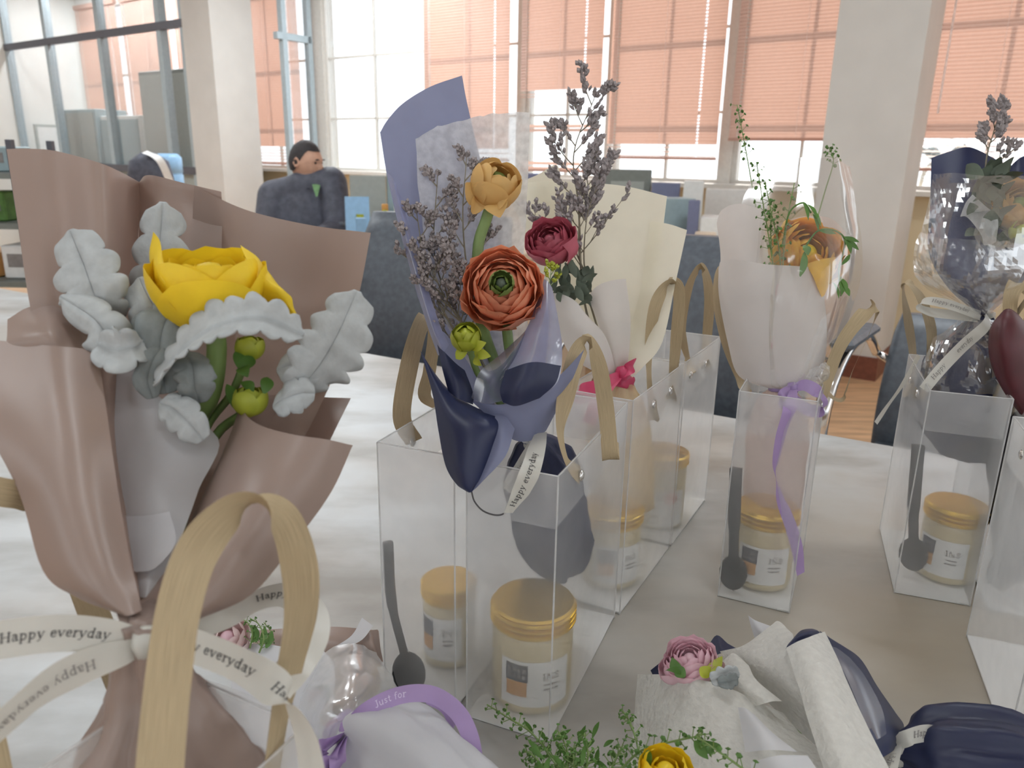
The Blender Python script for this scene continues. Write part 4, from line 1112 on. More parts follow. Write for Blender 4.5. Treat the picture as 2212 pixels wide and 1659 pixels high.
def dusty(parent, pts, side, width, mat=None, lobes=5, fold=.25, name='silver_leaf', ds=1.0, n=72, ripple=.25, tip=.12):
    P = [W(q[0], q[1], q[2] * ds) for q in pts]
    C_ = spline(P, max(6, n // (len(P) - 1))); n_ = len(C_)
    sd = cv(*side); vs_, fs_ = [], []
    for i, c in enumerate(C_):
        t = i / (n_ - 1)
        tg = (C_[min(i + 1, n_ - 1)] - C_[max(i - 1, 0)]).normalized()
        s_ = (sd - tg * sd.dot(tg)).normalized(); nn_ = tg.cross(s_)
        prof = (math.sin(math.pi * min(1, .1 + .78 * t ** .9)) ** .8) if t < .97 else .42
        prof *= 1 if t < .93 else (1 - (t - .93) / .07 * .75)
        lob = 1 - ripple + ripple * 1.5 * abs(math.sin(math.pi * lobes * t)) ** .55
        hw0 = width * prof * lob + .0008
        js = [1 + .16 * noise.noise(Vector((t * lobes * 1.7, sx_, width * 900))) for sx_ in (3.3, 9.1)]
        for k, x in enumerate((-1, -.72, -.4, -.04, 0, .04, .4, .72, 1)):
            hw = hw0 * (js[0] if x > 0 else js[1])
            rip = math.sin(2 * math.pi * lobes * t + (0 if x > 0 else 1)) * abs(x) ** 2 * width * .06
            ridge = .0016 * (1 if x == 0 else 0)
            vs_.append(c + s_ * (x * hw) + nn_ * (abs(x) * hw * fold + rip + ridge))
    for i in range(n_ - 1):
        for k in range(8):
            a = i * 9 + k; fs_.append((a, a + 1, a + 10, a + 9))
    o = meshobj(name, vs_, fs_, mat or M['dusty'], parent, True)
    m_ = o.modifiers.new('t', 'SOLIDIFY'); m_.thickness = .0009; m_.offset = 0
    return o
def leaf(parent, base, tip, side, width, mat=None, bend=0.0, name='leaf'):
    n_ = 7; vs_, fs_ = [], []
    ax = tip - base; s_ = (side - ax * (side.dot(ax) / ax.length_squared)).normalized(); nn_ = ax.normalized().cross(s_)
    for i in range(n_):
        t = i / (n_ - 1); w = width * math.sin(math.pi * (.06 + .92 * t)) ** .9
        c = base + ax * t + nn_ * (bend * math.sin(math.pi * t))
        vs_ += [c - s_ * w + nn_ * w * .25, c, c + s_ * w + nn_ * w * .25]
    for i in range(n_ - 1):
        for k in range(2): fs_.append((i * 3 + k, i * 3 + k + 1, i * 3 + 4 + k, i * 3 + 3 + k))
    return meshobj(name, vs_, fs_, mat or M['leaf'], parent, True)
def bud_shape(mb, c, d, L, r):
    d = d.normalized(); a = d.orthogonal().normalized(); b = d.cross(a)
    vs_ = [c - d * L * .5] + [c + (a * math.cos(k * 2.094) + b * math.sin(k * 2.094)) * r - d * L * .1 for k in range(3)] + [c + (a * math.cos(k * 2.094 + 1) + b * math.sin(k * 2.094 + 1)) * r * .8 + d * L * .2 for k in range(3)] + [c + d * L * .5]
    mb.add(vs_, [(0, 2, 1), (0, 3, 2), (0, 1, 3), (1, 2, 4), (2, 5, 4), (2, 3, 5), (3, 6, 5), (3, 1, 6), (1, 4, 6), (4, 5, 7), (5, 6, 7), (6, 4, 7)])
def sprig(parent, pts, seed, r0=.0011, buds=9, spread=.028, bl=.0055, br=.0016, levels=2, ds=1.0, start=.3, mats=None, name='dried_sprig', flat=.5):
    """branching dried stem with clustered buds"""
    rnd = random.Random(seed); P = spline([W(q[0], q[1], q[2] * ds) for q in pts], 8)
    mb = MB(); n_ = len(P)
    mb.tube(P, [r0 * (1 - .7 * i / (n_ - 1)) for i in range(n_)], 5)
    def cluster(c, d, k):
        mb.cur = 1
        for _ in range(k):
            dd = (d.normalized() + Vector((rnd.uniform(-1, 1), rnd.uniform(-1, 1) * flat, rnd.uniform(-.6, 1))) * .75).normalized()
            bud_shape(mb, c + dd * bl * rnd.uniform(.2, 1.1), dd, bl * rnd.uniform(.8, 1.3), br * rnd.uniform(.8, 1.3))
        mb.cur = 0
    def branch(p, d, L, r, lev):
        mid = p + d * (L * .5) + Vector((0, 0, L * .1)); end = p + d * L + Vector((0, 0, L * .3))
        q = spline([p, mid, end], 3); mb.tube(q, [r * (1 - .5 * i / (len(q) - 1)) for i in range(len(q))], 4)
        if lev > 0:
            for k in range(3):
                t = rnd.uniform(.35, .95); o = q[min(len(q) - 1, int(t * len(q)))]
                dd = (d + Vector((rnd.uniform(-.9, .9), rnd.uniform(-.9, .9) * flat, rnd.uniform(-.1, .8)))).normalized()
                branch(o, dd, L * rnd.uniform(.35, .55), r * .7, lev - 1)
        for t in (.6, .8, 1.0): cluster(q[int(t * (len(q) - 1))], end - mid, 2 if t < 1 else 4)
    for k in range(buds):
        t = start + (1 - start) * (k + .5) / buds; i = min(n_ - 2, int(t * (n_ - 1)))
        up = (P[i + 1] - P[i]).normalized(); sg = 1 if k % 2 else -1
        d = (up * .8 + CR * (sg * rnd.uniform(.5, 1.0)) + CF * rnd.uniform(-.5, .5)).normalized()
        branch(P[i], d, spread * rnd.uniform(.6, 1.1) * (1.15 - .75 * t), r0 * .6, levels - 1)
    cluster(P[-1], P[-1] - P[-2], 5)
    return mb.build(name, None, parent, False, mats or [M['twig'], M['statice']])
def bells(parent, pts, seed, n=26, spread=.012, r=.0018, r0=.0006, mats=None, name='green_sprig', start=.1, ds=1.0):
    """thin stem with small round pods on side stalks"""
    rnd = random.Random(seed); P = spline([W(q[0], q[1], q[2] * ds) if not isinstance(q, Vector) else q for q in pts], 8); n_ = len(P); mb = MB()
    mb.tube(P, [r0 * (1.3 - .6 * i / (n_ - 1)) for i in range(n_)], 5)
    for k in range(n):
        t = start + (1 - start) * k / n; i = min(n_ - 2, int(t * (n_ - 1))); p = P[i].lerp(P[i + 1], rnd.random())
        a = k * 2.4; up = (P[i + 1] - P[i]).normalized(); e = up.orthogonal().normalized(); g = up.cross(e)
        d = (e * math.cos(a) + g * math.sin(a) + up * .5).normalized(); L = spread * rnd.uniform(.6, 1.1) * (1.1 - .6 * t)
        mb.tube([p, p + d * L], r0 * .5, 3, False)
        mb.cur = 1; c = p + d * L; f_ = d.orthogonal().normalized(); h_ = d.cross(f_)
        rr = r * rnd.uniform(.7, 1.2)
        mb.add([c + (f_ * math.cos(q * 1.047) + h_ * math.sin(q * 1.047)) * rr for q in range(6)] + [c + d * rr * .5, c - d * rr * .5], [(q, (q + 1) % 6, 6) for q in range(6)] + [((q + 1) % 6, q, 7) for q in range(6)])
        mb.cur = 0
    return mb.build(name, None, parent, False, mats or [M['green_stem'], M['leaf']])
def wrapped_body(parent, tie, bottom, prof, mat, seed, pleats=7, amp=.10, name='lower_wrap', crease=.0022):
    """gathered paper round the stems: prof = (fraction, radius)"""
    ax = bottom - tie; L = ax.length
    mb = MB(); pr = [(v.y, v.x * L) for v in spline([Vector((q, r_, 0)) for q, r_ in prof], 9)]
    rnd = random.Random(seed); ph = [rnd.uniform(0, 6) for _ in range(4)]
    mb.lathe(tie, pr, 56, ax, mod=lambda p, a: 1 + amp * (math.sin(p * pleats + ph[0] + a * 1.2) * (1.0 - .4 * a) + .6 * math.sin(p * 3 + ph[1] - a * 2.5) + .35 * math.sin(p * 13 + ph[2] + a * 3)))
    off = Vector((seed * 2.3, seed, 0))
    mb.v = [q + noise.noise_vector(q * 45 + off) * crease + noise.noise_vector(q * 110 + off) * crease * .45 for q in mb.v]
    return mb.build(name, mat, parent, True)
def knot(parent, c, r, mat, name='ribbon_knot'):
    mb = MB(); mb.lathe(c - Zv * r, [(.0005, 0), (r * .8, r * .3), (r, r), (r * .8, r * 1.7), (.0005, r * 2)], 14, mod=lambda p, a: 1 + .15 * math.sin(3 * p)); return mb.build(name, mat, parent, True)
def ring_band(parent, c, ax, r, w, mat, name='ribbon_band', amp=.08):
    mb = MB(); mb.lathe(c - ax.normalized() * w / 2, [(r * .97, 0), (r * 1.03, w * .2), (r * 1.0, w * .5), (r * 1.03, w * .8), (r * .97, w)], 36, ax, mod=lambda p, a: 1 + amp * math.sin(p * 5)); return mb.build(name, mat, parent, True)
# ------------------------------------------------------------------ bouquet A: mocha paper, yellow ranunculus
sA = .86
tieA = W(318, 1388, .305)
A = thing('bouquet', Vector((tieA.x, tieA.y, .752)), 'bouquet in mocha brown paper with a big yellow ranunculus and silver leaves', 'bouquet', 'wrapped flower bouquets')
sheet('wrapping_paper', [[(14, 322, .50), (60, 321, .505), (120, 326, .51), (210, 350, .50), (262, 372, .53), (302, 394, .585)],
                         [(38, 480, .485), (85, 482, .49), (140, 490, .495), (222, 515, .485), (268, 530, .52), (303, 545, .575)],
                         [(66, 668, .465), (105, 680, .47), (150, 695, .475), (228, 720, .465), (265, 735, .49), (302, 745, .52)],
                         [(130, 950, .43), (165, 960, .435), (200, 965, .44), (240, 975, .44), (270, 985, .46), (298, 990, .48)],
                         [(270, 1310, .37), (280, 1315, .372), (290, 1320, .375), (300, 1320, .377), (308, 1320, .38), (316, 1320, .385)]], M['brown_paper'], A, 5, 7, ds=sA)
sheet('wrapping_paper', [[(300, 394, .585), (322, 378, .55), (400, 396, .55), (478, 414, .545)], [(300, 470, .58), (330, 470, .55), (405, 480, .55), (480, 490, .545)],
                         [(300, 760, .52), (330, 760, .52), (400, 770, .52), (460, 780, .52)], [(310, 1320, .385), (316, 1320, .387), (322, 1320, .39), (328, 1320, .39)]], M['brown_paper'], A, 5, 7, ds=sA)
sheet('wrapping_paper', [[(420, 400, .548), (489, 436, .54), (560, 462, .545), (680, 488, .535), (801, 503, .50)], [(410, 560, .55), (480, 580, .55), (560, 600, .55), (670, 620, .54), (772, 650, .49)],
                         [(390, 760, .53), (450, 780, .54), (530, 800, .54), (620, 810, .52), (722, 810, .475)], [(360, 1000, .47), (410, 1020, .485), (470, 1030, .485), (540, 1030, .47), (610, 1020, .45)],
                         [(312, 1320, .385), (320, 1320, .39), (330, 1320, .39), (345, 1320, .385), (360, 1315, .38)]], M['brown_paper'], A, 5, 7, ds=sA)
sheet('wrapping_paper', [[(-90, 726, .455), (60, 742, .44), (130, 748, .435), (211, 756, .445)], [(-50, 880, .42), (80, 900, .405), (150, 905, .40), (232, 900, .415)], [(40, 1062, .395), (120, 1070, .375), (190, 1075, .375), (258, 1080, .39)],
                         [(92, 1232, .375), (160, 1235, .355), (225, 1225, .355), (282, 1212, .37)], [(165, 1290, .365), (215, 1300, .35), (255, 1290, .35), (296, 1270, .36)], [(245, 1322, .36), (268, 1330, .348), (285, 1328, .348), (306, 1318, .355)]], M['brown_paper'], A, 5, 6, ds=sA)
sheet('paper_curl', [[(16, 690, .46), (60, 664, .47), (110, 658, .475), (165, 690, .47), (196, 745, .455)], [(14, 735, .445), (60, 722, .44), (110, 715, .44), (155, 735, .45), (190, 765, .45)], [(0, 765, .445), (60, 768, .44), (110, 768, .438), (150, 775, .44), (195, 785, .445)]], M['brown_paper'], A, 5, 5, ds=sA)
sheet('paper_cone', [[(521, 872, .475), (535, 900, .45), (570, 922, .43), (640, 940, .42), (705, 949, .428), (762, 962, .45)], [(478, 985, .455), (492, 1005, .43), (525, 1022, .41), (590, 1042, .40), (655, 1058, .408), (716, 1062, .43)],
                     [(408, 1130, .43), (425, 1142, .41), (455, 1152, .395), (515, 1165, .385), (580, 1180, .392), (640, 1168, .41)], [(335, 1245, .405), (350, 1255, .385), (375, 1265, .375), (430, 1275, .37), (488, 1285, .375), (546, 1282, .39)],
                     [(270, 1318, .385), (282, 1340, .365), (300, 1352, .36), (335, 1356, .357), (380, 1352, .36), (425, 1340, .37)]], M['brown_paper'], A, 5, 6, ds=sA)
sheet('paper_cone_inside', [[(521, 872, .475), (560, 856, .50), (640, 852, .515), (700, 858, .515), (758, 860, .50)], [(500, 960, .46), (560, 960, .49), (640, 960, .50), (690, 955, .49), (716, 945, .47)], [(470, 1060, .45), (530, 1060, .47), (590, 1060, .475), (640, 1050, .465), (690, 1010, .455)]], M['brown_paper'], A, 5, 5, ds=sA)
sheet('lining_paper', [[(222, 824, .475), (250, 803, .47), (279, 785, .465), (300, 815, .463), (345, 872, .46)], [(238, 930, .455), (280, 925, .447), (330, 920, .443), (390, 925, .445), (472, 946, .455)], [(254, 1060, .435), (290, 1058, .427), (330, 1056, .423), (380, 1056, .425), (430, 1058, .43)],
                       [(278, 1190, .41), (300, 1190, .403), (325, 1190, .40), (350, 1188, .402), (382, 1184, .405)], [(300, 1290, .385), (306, 1292, .382), (314, 1292, .38), (322, 1292, .382), (330, 1288, .385)]], M['white_wrap'], A, 5, 6, ds=sA, crumple=.0006)
sheet('lining_paper', [[(262, 1113, .422), (300, 1115, .415), (330, 1112, .412), (366, 1104, .412)], [(268, 1160, .412), (300, 1160, .405), (335, 1160, .402), (380, 1170, .402)], [(285, 1235, .395), (305, 1235, .39), (330, 1230, .388), (350, 1215, .39)]], M['white_wrap'], A, 5, 5, ds=sA)
wrapped_body(A, tieA + Zv * .012, Vector((tieA.x - .004, tieA.y, .754)), [(0, .010), (.12, .013), (.22, .027), (.36, .036), (.6, .038), (1, .037)], M['brown_paper'], 3, 6, .17, crease=.0036)
# flower and leaves
ax = (cv(.06, .93, -.36))
fA = W(452, 600, .455 * sA)
flower(A, fA, ax, [(5, .0085, rad(60), rad(140), .02, .06, M['yellow_petal']), (4, .0145, rad(66), rad(128), .02, .07, M['yellow_petal']), (4, .0205, rad(66), rad(120), .03, .07, M['yellow_petal']), (4, .0255, rad(64), rad(114), .03, .06, M['yellow_petal']), (4, .0280, rad(58), rad(102), .05, .07, M['yellow_petal'])], M['yellow_petal'], .009, seed=4)
sheet('drooping_petal', [[(520, 530, .40), (560, 560, .405), (575, 600, .42)], [(545, 590, .39), (590, 605, .395), (605, 625, .41)], [(560, 640, .395), (600, 622, .39), (628, 640, .40)], [(600, 660, .40), (618, 655, .395), (634, 665, .40)], [(632, 690, .405), (641, 690, .402), (651, 697, .405)]], M['yellow_petal'], A, 5, 5, crumple=.0008)
sheet('drooping_petal', [[(330, 500, .40), (345, 520, .385), (352, 560, .38)], [(322, 560, .40), (338, 590, .375), (370, 620, .37)], [(345, 640, .40), (370, 665, .38), (400, 660, .375)]], M['yellow_petal'], A, 5, 5, crumple=.0005)
stem(A, [(455, 690, .395), (468, 750, .40), (455, 850, .405), (405, 960, .41), (318, 1350, .34)], [.0055] * 3 + [.0053] * 22, M['green_stem'])
stem(A, [(385, 605, .40), (400, 650, .39), (440, 690, .385)], .0025, M['green_stem'], 'sepal')
dusty(A, [(235, 705, .47), (205, 640, .455), (180, 570, .46), (150, 497, .47)], (.95, .2, .1), .0150, lobes=4, ds=sA, fold=.2)
dusty(A, [(330, 700, .50), (335, 620, .50), (345, 530, .50), (352, 436, .50)], (1, .05, .1), .0135, lobes=4, ds=sA, ripple=.3)
dusty(A, [(340, 830, .43), (400, 755, .425), (470, 706, .42), (560, 688, .415), (655, 726, .425)], (.25, .9, .45), .0108, lobes=9, ds=sA, fold=.35, ripple=.22)
dusty(A, [(640, 850, .46), (690, 790, .455), (730, 720, .455), (772, 628, .46)], (.9, .45, .1), .0158, lobes=5, ds=sA, fold=.15)
dusty(A, [(690, 815, .46), (660, 800, .455), (630, 790, .455), (598, 800, .46)], (.3, .95, .1), .0090, lobes=3, ds=sA)
dusty(A, [(680, 850, .455), (650, 850, .45), (615, 862, .45), (590, 880, .455)], (.2, .95, .1), .0080, lobes=3, ds=sA)
dusty(A, [(275, 800, .45), (240, 745, .44), (205, 690, .44), (130, 640, .455)], (.6, .8, .2), .0095, lobes=3, ds=sA, fold=.5)
dusty(A, [(215, 745, .44), (250, 760, .43), (280, 752, .43), (305, 735, .435)], (.2, 1, .2), .0095, lobes=3, ds=sA, fold=.4)
dusty(A, [(385, 760, .47), (350, 690, .465), (320, 640, .465), (300, 600, .47)], (.9, .3, .2), .0125, lobes=3, ds=sA, fold=.3)
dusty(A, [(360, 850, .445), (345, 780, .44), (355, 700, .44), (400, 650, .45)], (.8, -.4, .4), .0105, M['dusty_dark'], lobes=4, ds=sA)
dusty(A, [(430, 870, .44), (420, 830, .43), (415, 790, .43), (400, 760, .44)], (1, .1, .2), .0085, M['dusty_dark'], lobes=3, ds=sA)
dusty(A, [(440, 950, .43), (405, 910, .425), (370, 880, .43), (345, 870, .435)], (.5, .85, .2), .0080, lobes=3, ds=sA)
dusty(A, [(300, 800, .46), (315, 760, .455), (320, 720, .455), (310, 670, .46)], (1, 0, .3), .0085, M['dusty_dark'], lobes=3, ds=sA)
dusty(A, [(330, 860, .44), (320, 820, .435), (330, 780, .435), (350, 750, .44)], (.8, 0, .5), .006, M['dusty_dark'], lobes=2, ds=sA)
for (x, y, d, r_) in ((540, 748, .405, .0078), (541, 862, .40, .0092)):
    flower(A, W(x, y, d), cv(.1, 1, -.2), [(4, r_ * .75, rad(60), rad(150), 0, .05, M['lime_bud']), (5, r_, rad(50), rad(125), .0, .05, M['lime_bud'])], M['lime_bud'], r_ * .6, 'flower_bud', seed=9)
for (x0, y0, x1, y1, d) in ((520, 800, 508, 760, .40), (525, 800, 545, 770, .40), (520, 795, 535, 815, .395), (570, 850, 578, 815, .395), (545, 850, 520, 825, .395), (505, 880, 490, 830, .40)):
    leaf(A, W(x0, y0, d), W(x1, y1, d - .005), CR, .0035, M['leaf'], .002)
stem(A, [(530, 780, .405), (500, 850, .41), (430, 960, .415), (322, 1350, .342)], .0022)
stem(A, [(535, 885, .405), (450, 970, .415), (324, 1350, .342)], .0025)
# printed ribbon
RW = .0138
T = 'Happy everyday'
rA = sA * .83
kA = .335
ribbon('ribbon', [(325, 1382, .300), (285, 1380, .295), (220, 1372, .29), (130, 1368, .285), (30, 1378, .28), (-90, 1400, .275)], [(0, .85, .3), (.1, 1, .2), (.05, 1, .15), (0, 1, .1), (0, 1, .1), (0, 1, .1)], [.006, .0095, .0125, .0135, .0138, .0138], M['satin_white'], A, 10, texts=((T, .80, .0050, True, -1),), tmat=M['ink'])
ribbon('ribbon', [(320, 1392, .300), (275, 1408, .293), (200, 1432, .287), (110, 1478, .28), (20, 1550, .272), (-80, 1650, .265)], [(.2, .9, .3), (.3, 1, .2), (.35, 1, .2), (.5, 1, .1), (.6, 1, .1), (.7, 1, .1)], [.006, .0095, .0125, .0135, .0138, .0138], M['satin_white'], A, 10, texts=((T, .28, .0050, False, -1),), tmat=M['label_grey'])
ribbon('ribbon', [(320, 1386, .300), (370, 1383, .297), (430, 1400, .293), (520, 1438, .289), (590, 1482, .287), (632, 1530, .287), (662, 1600, .29), (680, 1700, .292)], [(0, 1, .3), (.1, 1, .2), (-.3, 1, .1), (-.45, 1, .1), (-.5, 1, .3), (-.85, .6, .4), (-1, .2, .3), (-1, .1, .2)], [.007, .011, .0135, .0138, .0136, .011, .0105, .0115], M['satin_white'], A, 10, texts=((T, .08, .0056, False, 1), (T, .56, .0050, False, 1)), tmat=M['ink'])
ribbon('ribbon', [(322, 1380, .302), (390, 1365, .315), (450, 1345, .33), (540, 1302, .345), (615, 1285, .35), (668, 1320, .34), (676, 1370, .33), (645, 1430, .315), (600, 1480, .295)], [(0, 1, .4), (.2, 1, .5), (.4, .8, .6), (.3, .5, .9), (.5, .6, .7), (1, .3, .4), (1, -.1, .3), (.8, -.5, .3), (.6, -.6, .4)], [.006, .0095, .012, .0125, .013, .0138, .0138, .0138, .0138], M['satin_white'], A, 10, texts=((T, .40, .0050, False, 1),), tmat=M['ink'])
knot(A, W(316, 1385, .296), .0062, M['satin_white'])

# ------------------------------------------------------------------ bouquet B: navy paper, coral ranunculus
tB = W(1152, 955, .575)
B = thing('bouquet', Vector((tB.x, tB.y, .80)), 'tall navy bouquet with a coral orange ranunculus and a peach bud', 'bouquet', 'wrapped flower bouquets')
sheet('wrapping_paper', [[(821, 286, .61), (838, 258, .612), (872, 222, .617), (930, 187, .625), (998, 163, .635)], [(838, 388, .60), (860, 372, .605), (900, 345, .61), (955, 315, .62), (1014, 245, .632)], [(876, 545, .588), (900, 540, .60), (940, 530, .61), (1000, 520, .622), (1075, 505, .625)],
                         [(922, 695, .575), (945, 695, .585), (980, 695, .595), (1035, 690, .603), (1108, 680, .605)], [(1005, 850, .565), (1020, 850, .572), (1040, 855, .58), (1070, 860, .585), (1110, 858, .587)], [(1128, 955, .565), (1135, 960, .568), (1145, 962, .573), (1155, 962, .577), (1165, 958, .58)]], M['slate_paper'], B, 6, 7)
sheet('tissue_paper', [[(898, 300, .595), (945, 275, .60), (1010, 258, .605), (1065, 246, .608), (1145, 244, .60)], [(905, 420, .59), (960, 420, .595), (1020, 420, .60), (1080, 420, .60), (1139, 420, .59)], [(925, 560, .58), (980, 565, .588), (1030, 568, .592), (1085, 565, .592), (1132, 560, .58)], [(965, 700, .57), (1005, 705, .58), (1045, 708, .584), (1090, 705, .584), (1140, 700, .575)], [(1060, 860, .562), (1080, 862, .567), (1100, 865, .57), (1120, 862, .572), (1150, 858, .57)], [(1130, 955, .562), (1138, 958, .565), (1146, 960, .568), (1154, 958, .57), (1162, 955, .572)]], M['tissue'], B, 6, 8, crumple=.0006, cs=80, jag=.002)
sheet('folded_edge', [[(836, 372, .592), (850, 388, .585), (866, 425, .585)], [(872, 530, .578), (884, 532, .571), (900, 545, .572)], [(918, 688, .565), (930, 690, .558), (946, 690, .56)], [(946, 768, .558), (958, 762, .552), (970, 745, .554)]], M['blue_film'], B, 5, 7)
sheet('navy_petal_fold', [[(908, 757, .552), (925, 785, .55), (946, 815, .556), (970, 848, .568)], [(934, 850, .54), (960, 868, .532), (995, 878, .537), (1032, 882, .556)], [(947, 930, .53), (985, 925, .518), (1030, 918, .52), (1088, 908, .54)], [(962, 1005, .523), (990, 1000, .51), (1025, 985, .512), (1066, 962, .527)], [(985, 1045, .518), (1002, 1048, .51), (1022, 1040, .511), (1046, 1020, .52)], [(1008, 1062, .516), (1014, 1064, .513), (1019, 1062, .513), (1026, 1052, .516)]], M['navy_paper'], B, 5, 6)
sheet('navy_petal_fold', [[(1070, 893, .54), (1090, 897, .536), (1112, 926, .534)], [(1062, 962, .527), (1078, 968, .522), (1092, 985, .522)], [(1030, 1040, .517), (1040, 1040, .515), (1046, 1036, .516)], [(1014, 1063, .515), (1018, 1063, .514), (1022, 1060, .514)]], M['slate_paper'], B, 5, 6)
sheet('navy_petal_fold', [[(944, 742, .556), (962, 762, .552), (985, 785, .556), (1004, 800, .565)], [(955, 795, .55), (978, 812, .543), (1005, 830, .546), (1022, 848, .556)], [(968, 845, .548), (985, 858, .54), (1005, 868, .543), (1022, 874, .552)]], M['navy_paper'], B, 5, 5)
sheet('navy_petal_fold', [[(1172, 602, .56), (1182, 606, .556), (1193, 622, .556)], [(1150, 680, .55), (1180, 672, .541), (1206, 690, .546)], [(1118, 750, .543), (1168, 740, .53), (1214, 745, .54)], [(1092, 805, .536), (1155, 800, .521), (1212, 800, .535)], [(1080, 845, .532), (1135, 850, .518), (1198, 835, .531)], [(1088, 868, .53), (1118, 876, .521), (1165, 858, .528)]], M['blue_film'], B, 6, 6)
sheet('navy_petal_fold', [[(1092, 800, .534), (1150, 782, .518), (1212, 790, .531)], [(1080, 842, .53), (1130, 835, .514), (1200, 828, .527)], [(1086, 869, .528), (1116, 877, .517), (1166, 860, .525)]], M['navy_paper'], B, 6, 6)
sheet('film_fold', [[(1128, 722, .55), (1142, 705, .548), (1152, 690, .55)], [(1078, 768, .543), (1100, 775, .537), (1125, 765, .541)], [(1035, 805, .54), (1065, 825, .532), (1090, 815, .536)], [(1018, 860, .543), (1050, 872, .534), (1086, 866, .535)]], M['slate_film'], B, 5, 6)
sheet('film_fold', [[(1020, 868, .544), (1080, 874, .534), (1150, 858, .533), (1212, 808, .54), (1262, 755, .55)], [(1055, 900, .547), (1100, 908, .538), (1150, 895, .538), (1196, 862, .545), (1232, 830, .553)], [(1108, 950, .556), (1125, 954, .552), (1145, 952, .552), (1166, 942, .556), (1180, 930, .56)]], M['slate_paper'], B, 6, 6)
wrapped_body(B, tB + Zv * .004, W(1210, 1222, .66), [(0, .006), (.1, .017), (.25, .027), (.5, .030), (.8, .028), (1, .018)], M['navy_paper'], 5, 5, .16)
ranunculus(B, W(1086, 622, .548), cv(-.02, .12, -1), .0292, M['orange_petal'], M['orange_petal'], M['green_petal'], 8, 7, ruf=.14, opening=1.15)
flower(B, W(1083, 612, .533), cv(-.02, .12, -1), [(5, .0055, rad(55), rad(140), .05, .15, M['green_petal']), (5, .0085, rad(50), rad(130), .05, .2, M['green_petal'])], M['dark_leaf'], .004, 'flower_centre', 3)
flower(B, W(1072, 396, .572), cv(.35, .55, -.75), [(4, .0125, rad(62), rad(160), 0, .04, M['peach_petal']), (5, .0165, rad(58), rad(146), .0, .05, M['peach_petal']), (5, .0192, rad(54), rad(128), .02, .06, M['peach_petal'])], M['green_petal'], .009, 'flower_bud', 5)
stem(B, [(1066, 430, .575), (1050, 475, .58), (1032, 545, .58), (1040, 700, .575), (1140, 950, .572)], .0042)
for (x0, y0, x1, y1, w_) in ((1060, 440, 1006, 395, .009), (1064, 440, 1080, 470, .009), (1070, 440, 1098, 425, .008), (1050, 445, 1020, 430, .008)):
    leaf(B, W(x0, y0, .568), W(x1, y1, .562), CU if abs(x1 - x0) > abs(y1 - y0) else CR, w_, M['peach_petal'], .004, 'sepal')
flower(B, W(1006, 728, .545), cv(-.1, .5, -.8), [(4, .0085, rad(60), rad(155), 0, .05, M['lime_bud']), (5, .0108, rad(52), rad(128), 0, .06, M['lime_bud'])], M['lime_bud'], .007, 'flower_bud', 8)
for (x0, y0, x1, y1) in ((1020, 755, 1050, 740), (1025, 760, 1060, 770), (1010, 755, 985, 775), (1030, 765, 1040, 790)): leaf(B, W(x0, y0, .545), W(x1, y1, .54), CU, .004, M['lime_bud'], .002)
stem(B, [(1012, 740, .55), (1040, 820, .56), (1145, 950, .57)], .0024)
stem(B, [(1090, 660, .56), (1105, 780, .565), (1150, 955, .573)], .0038)
for k, pts in enumerate(([(1080, 860, .575), (1000, 700, .575), (940, 560, .582), (945, 380, .59)], [(1080, 850, .58), (1020, 640, .58), (1000, 480, .585), (1008, 340, .595)], [(1070, 860, .57), (985, 720, .57), (925, 600, .575), (900, 460, .583)], [(1080, 860, .573), (1010, 720, .57), (960, 640, .57), (925, 560, .572)])):
    sprig(B, pts, 20 + k, .0011, 11, .030, .0045, .0016, 2, start=.25)
sprig(B, [(1120, 860, .59), (1160, 720, .585), (1185, 620, .58), (1192, 575, .58)], 31, .0008, 5, .012, .004, .0014, 1, mats=[M['green_stem'], M['lime_bud']], start=.55)
ring_band(B, tB, Zv, .0075, .009, M['satin_white'])
ribbon('ribbon', [(1168, 935, .552), (1160, 965, .528), (1146, 1015, .513), (1125, 1062, .514), (1098, 1108, .520)], [(1, .25, .2), (1, .3, .2), (1, .35, .1), (1, .45, .1), (.8, .6, .1)], [.009, .0125, .0135, .013, .008], M['satin_white'], B, 10, texts=((T, .93, .0060, True, 1),), tmat=M['ink'])
ribbon('ribbon', [(1160, 942, .566), (1138, 985, .556), (1118, 1025, .548), (1096, 1060, .545)], [(1, .5, .2)] * 4, [.006, .009, .011, .011], M['satin_white'], B, 8, texts=(('everyday', .92, .0050, True, 1),), tmat=M['label_grey'])
mb = MB(); mb.tube(spline([W(1018, 1060, .52), W(1026, 1085, .523), (W(1048, 1106, .528)), W(1082, 1112, .534), W(1110, 1090, .545)], 8), .0006, 6); mb.build('thread_loop', M['thread'], B, True)

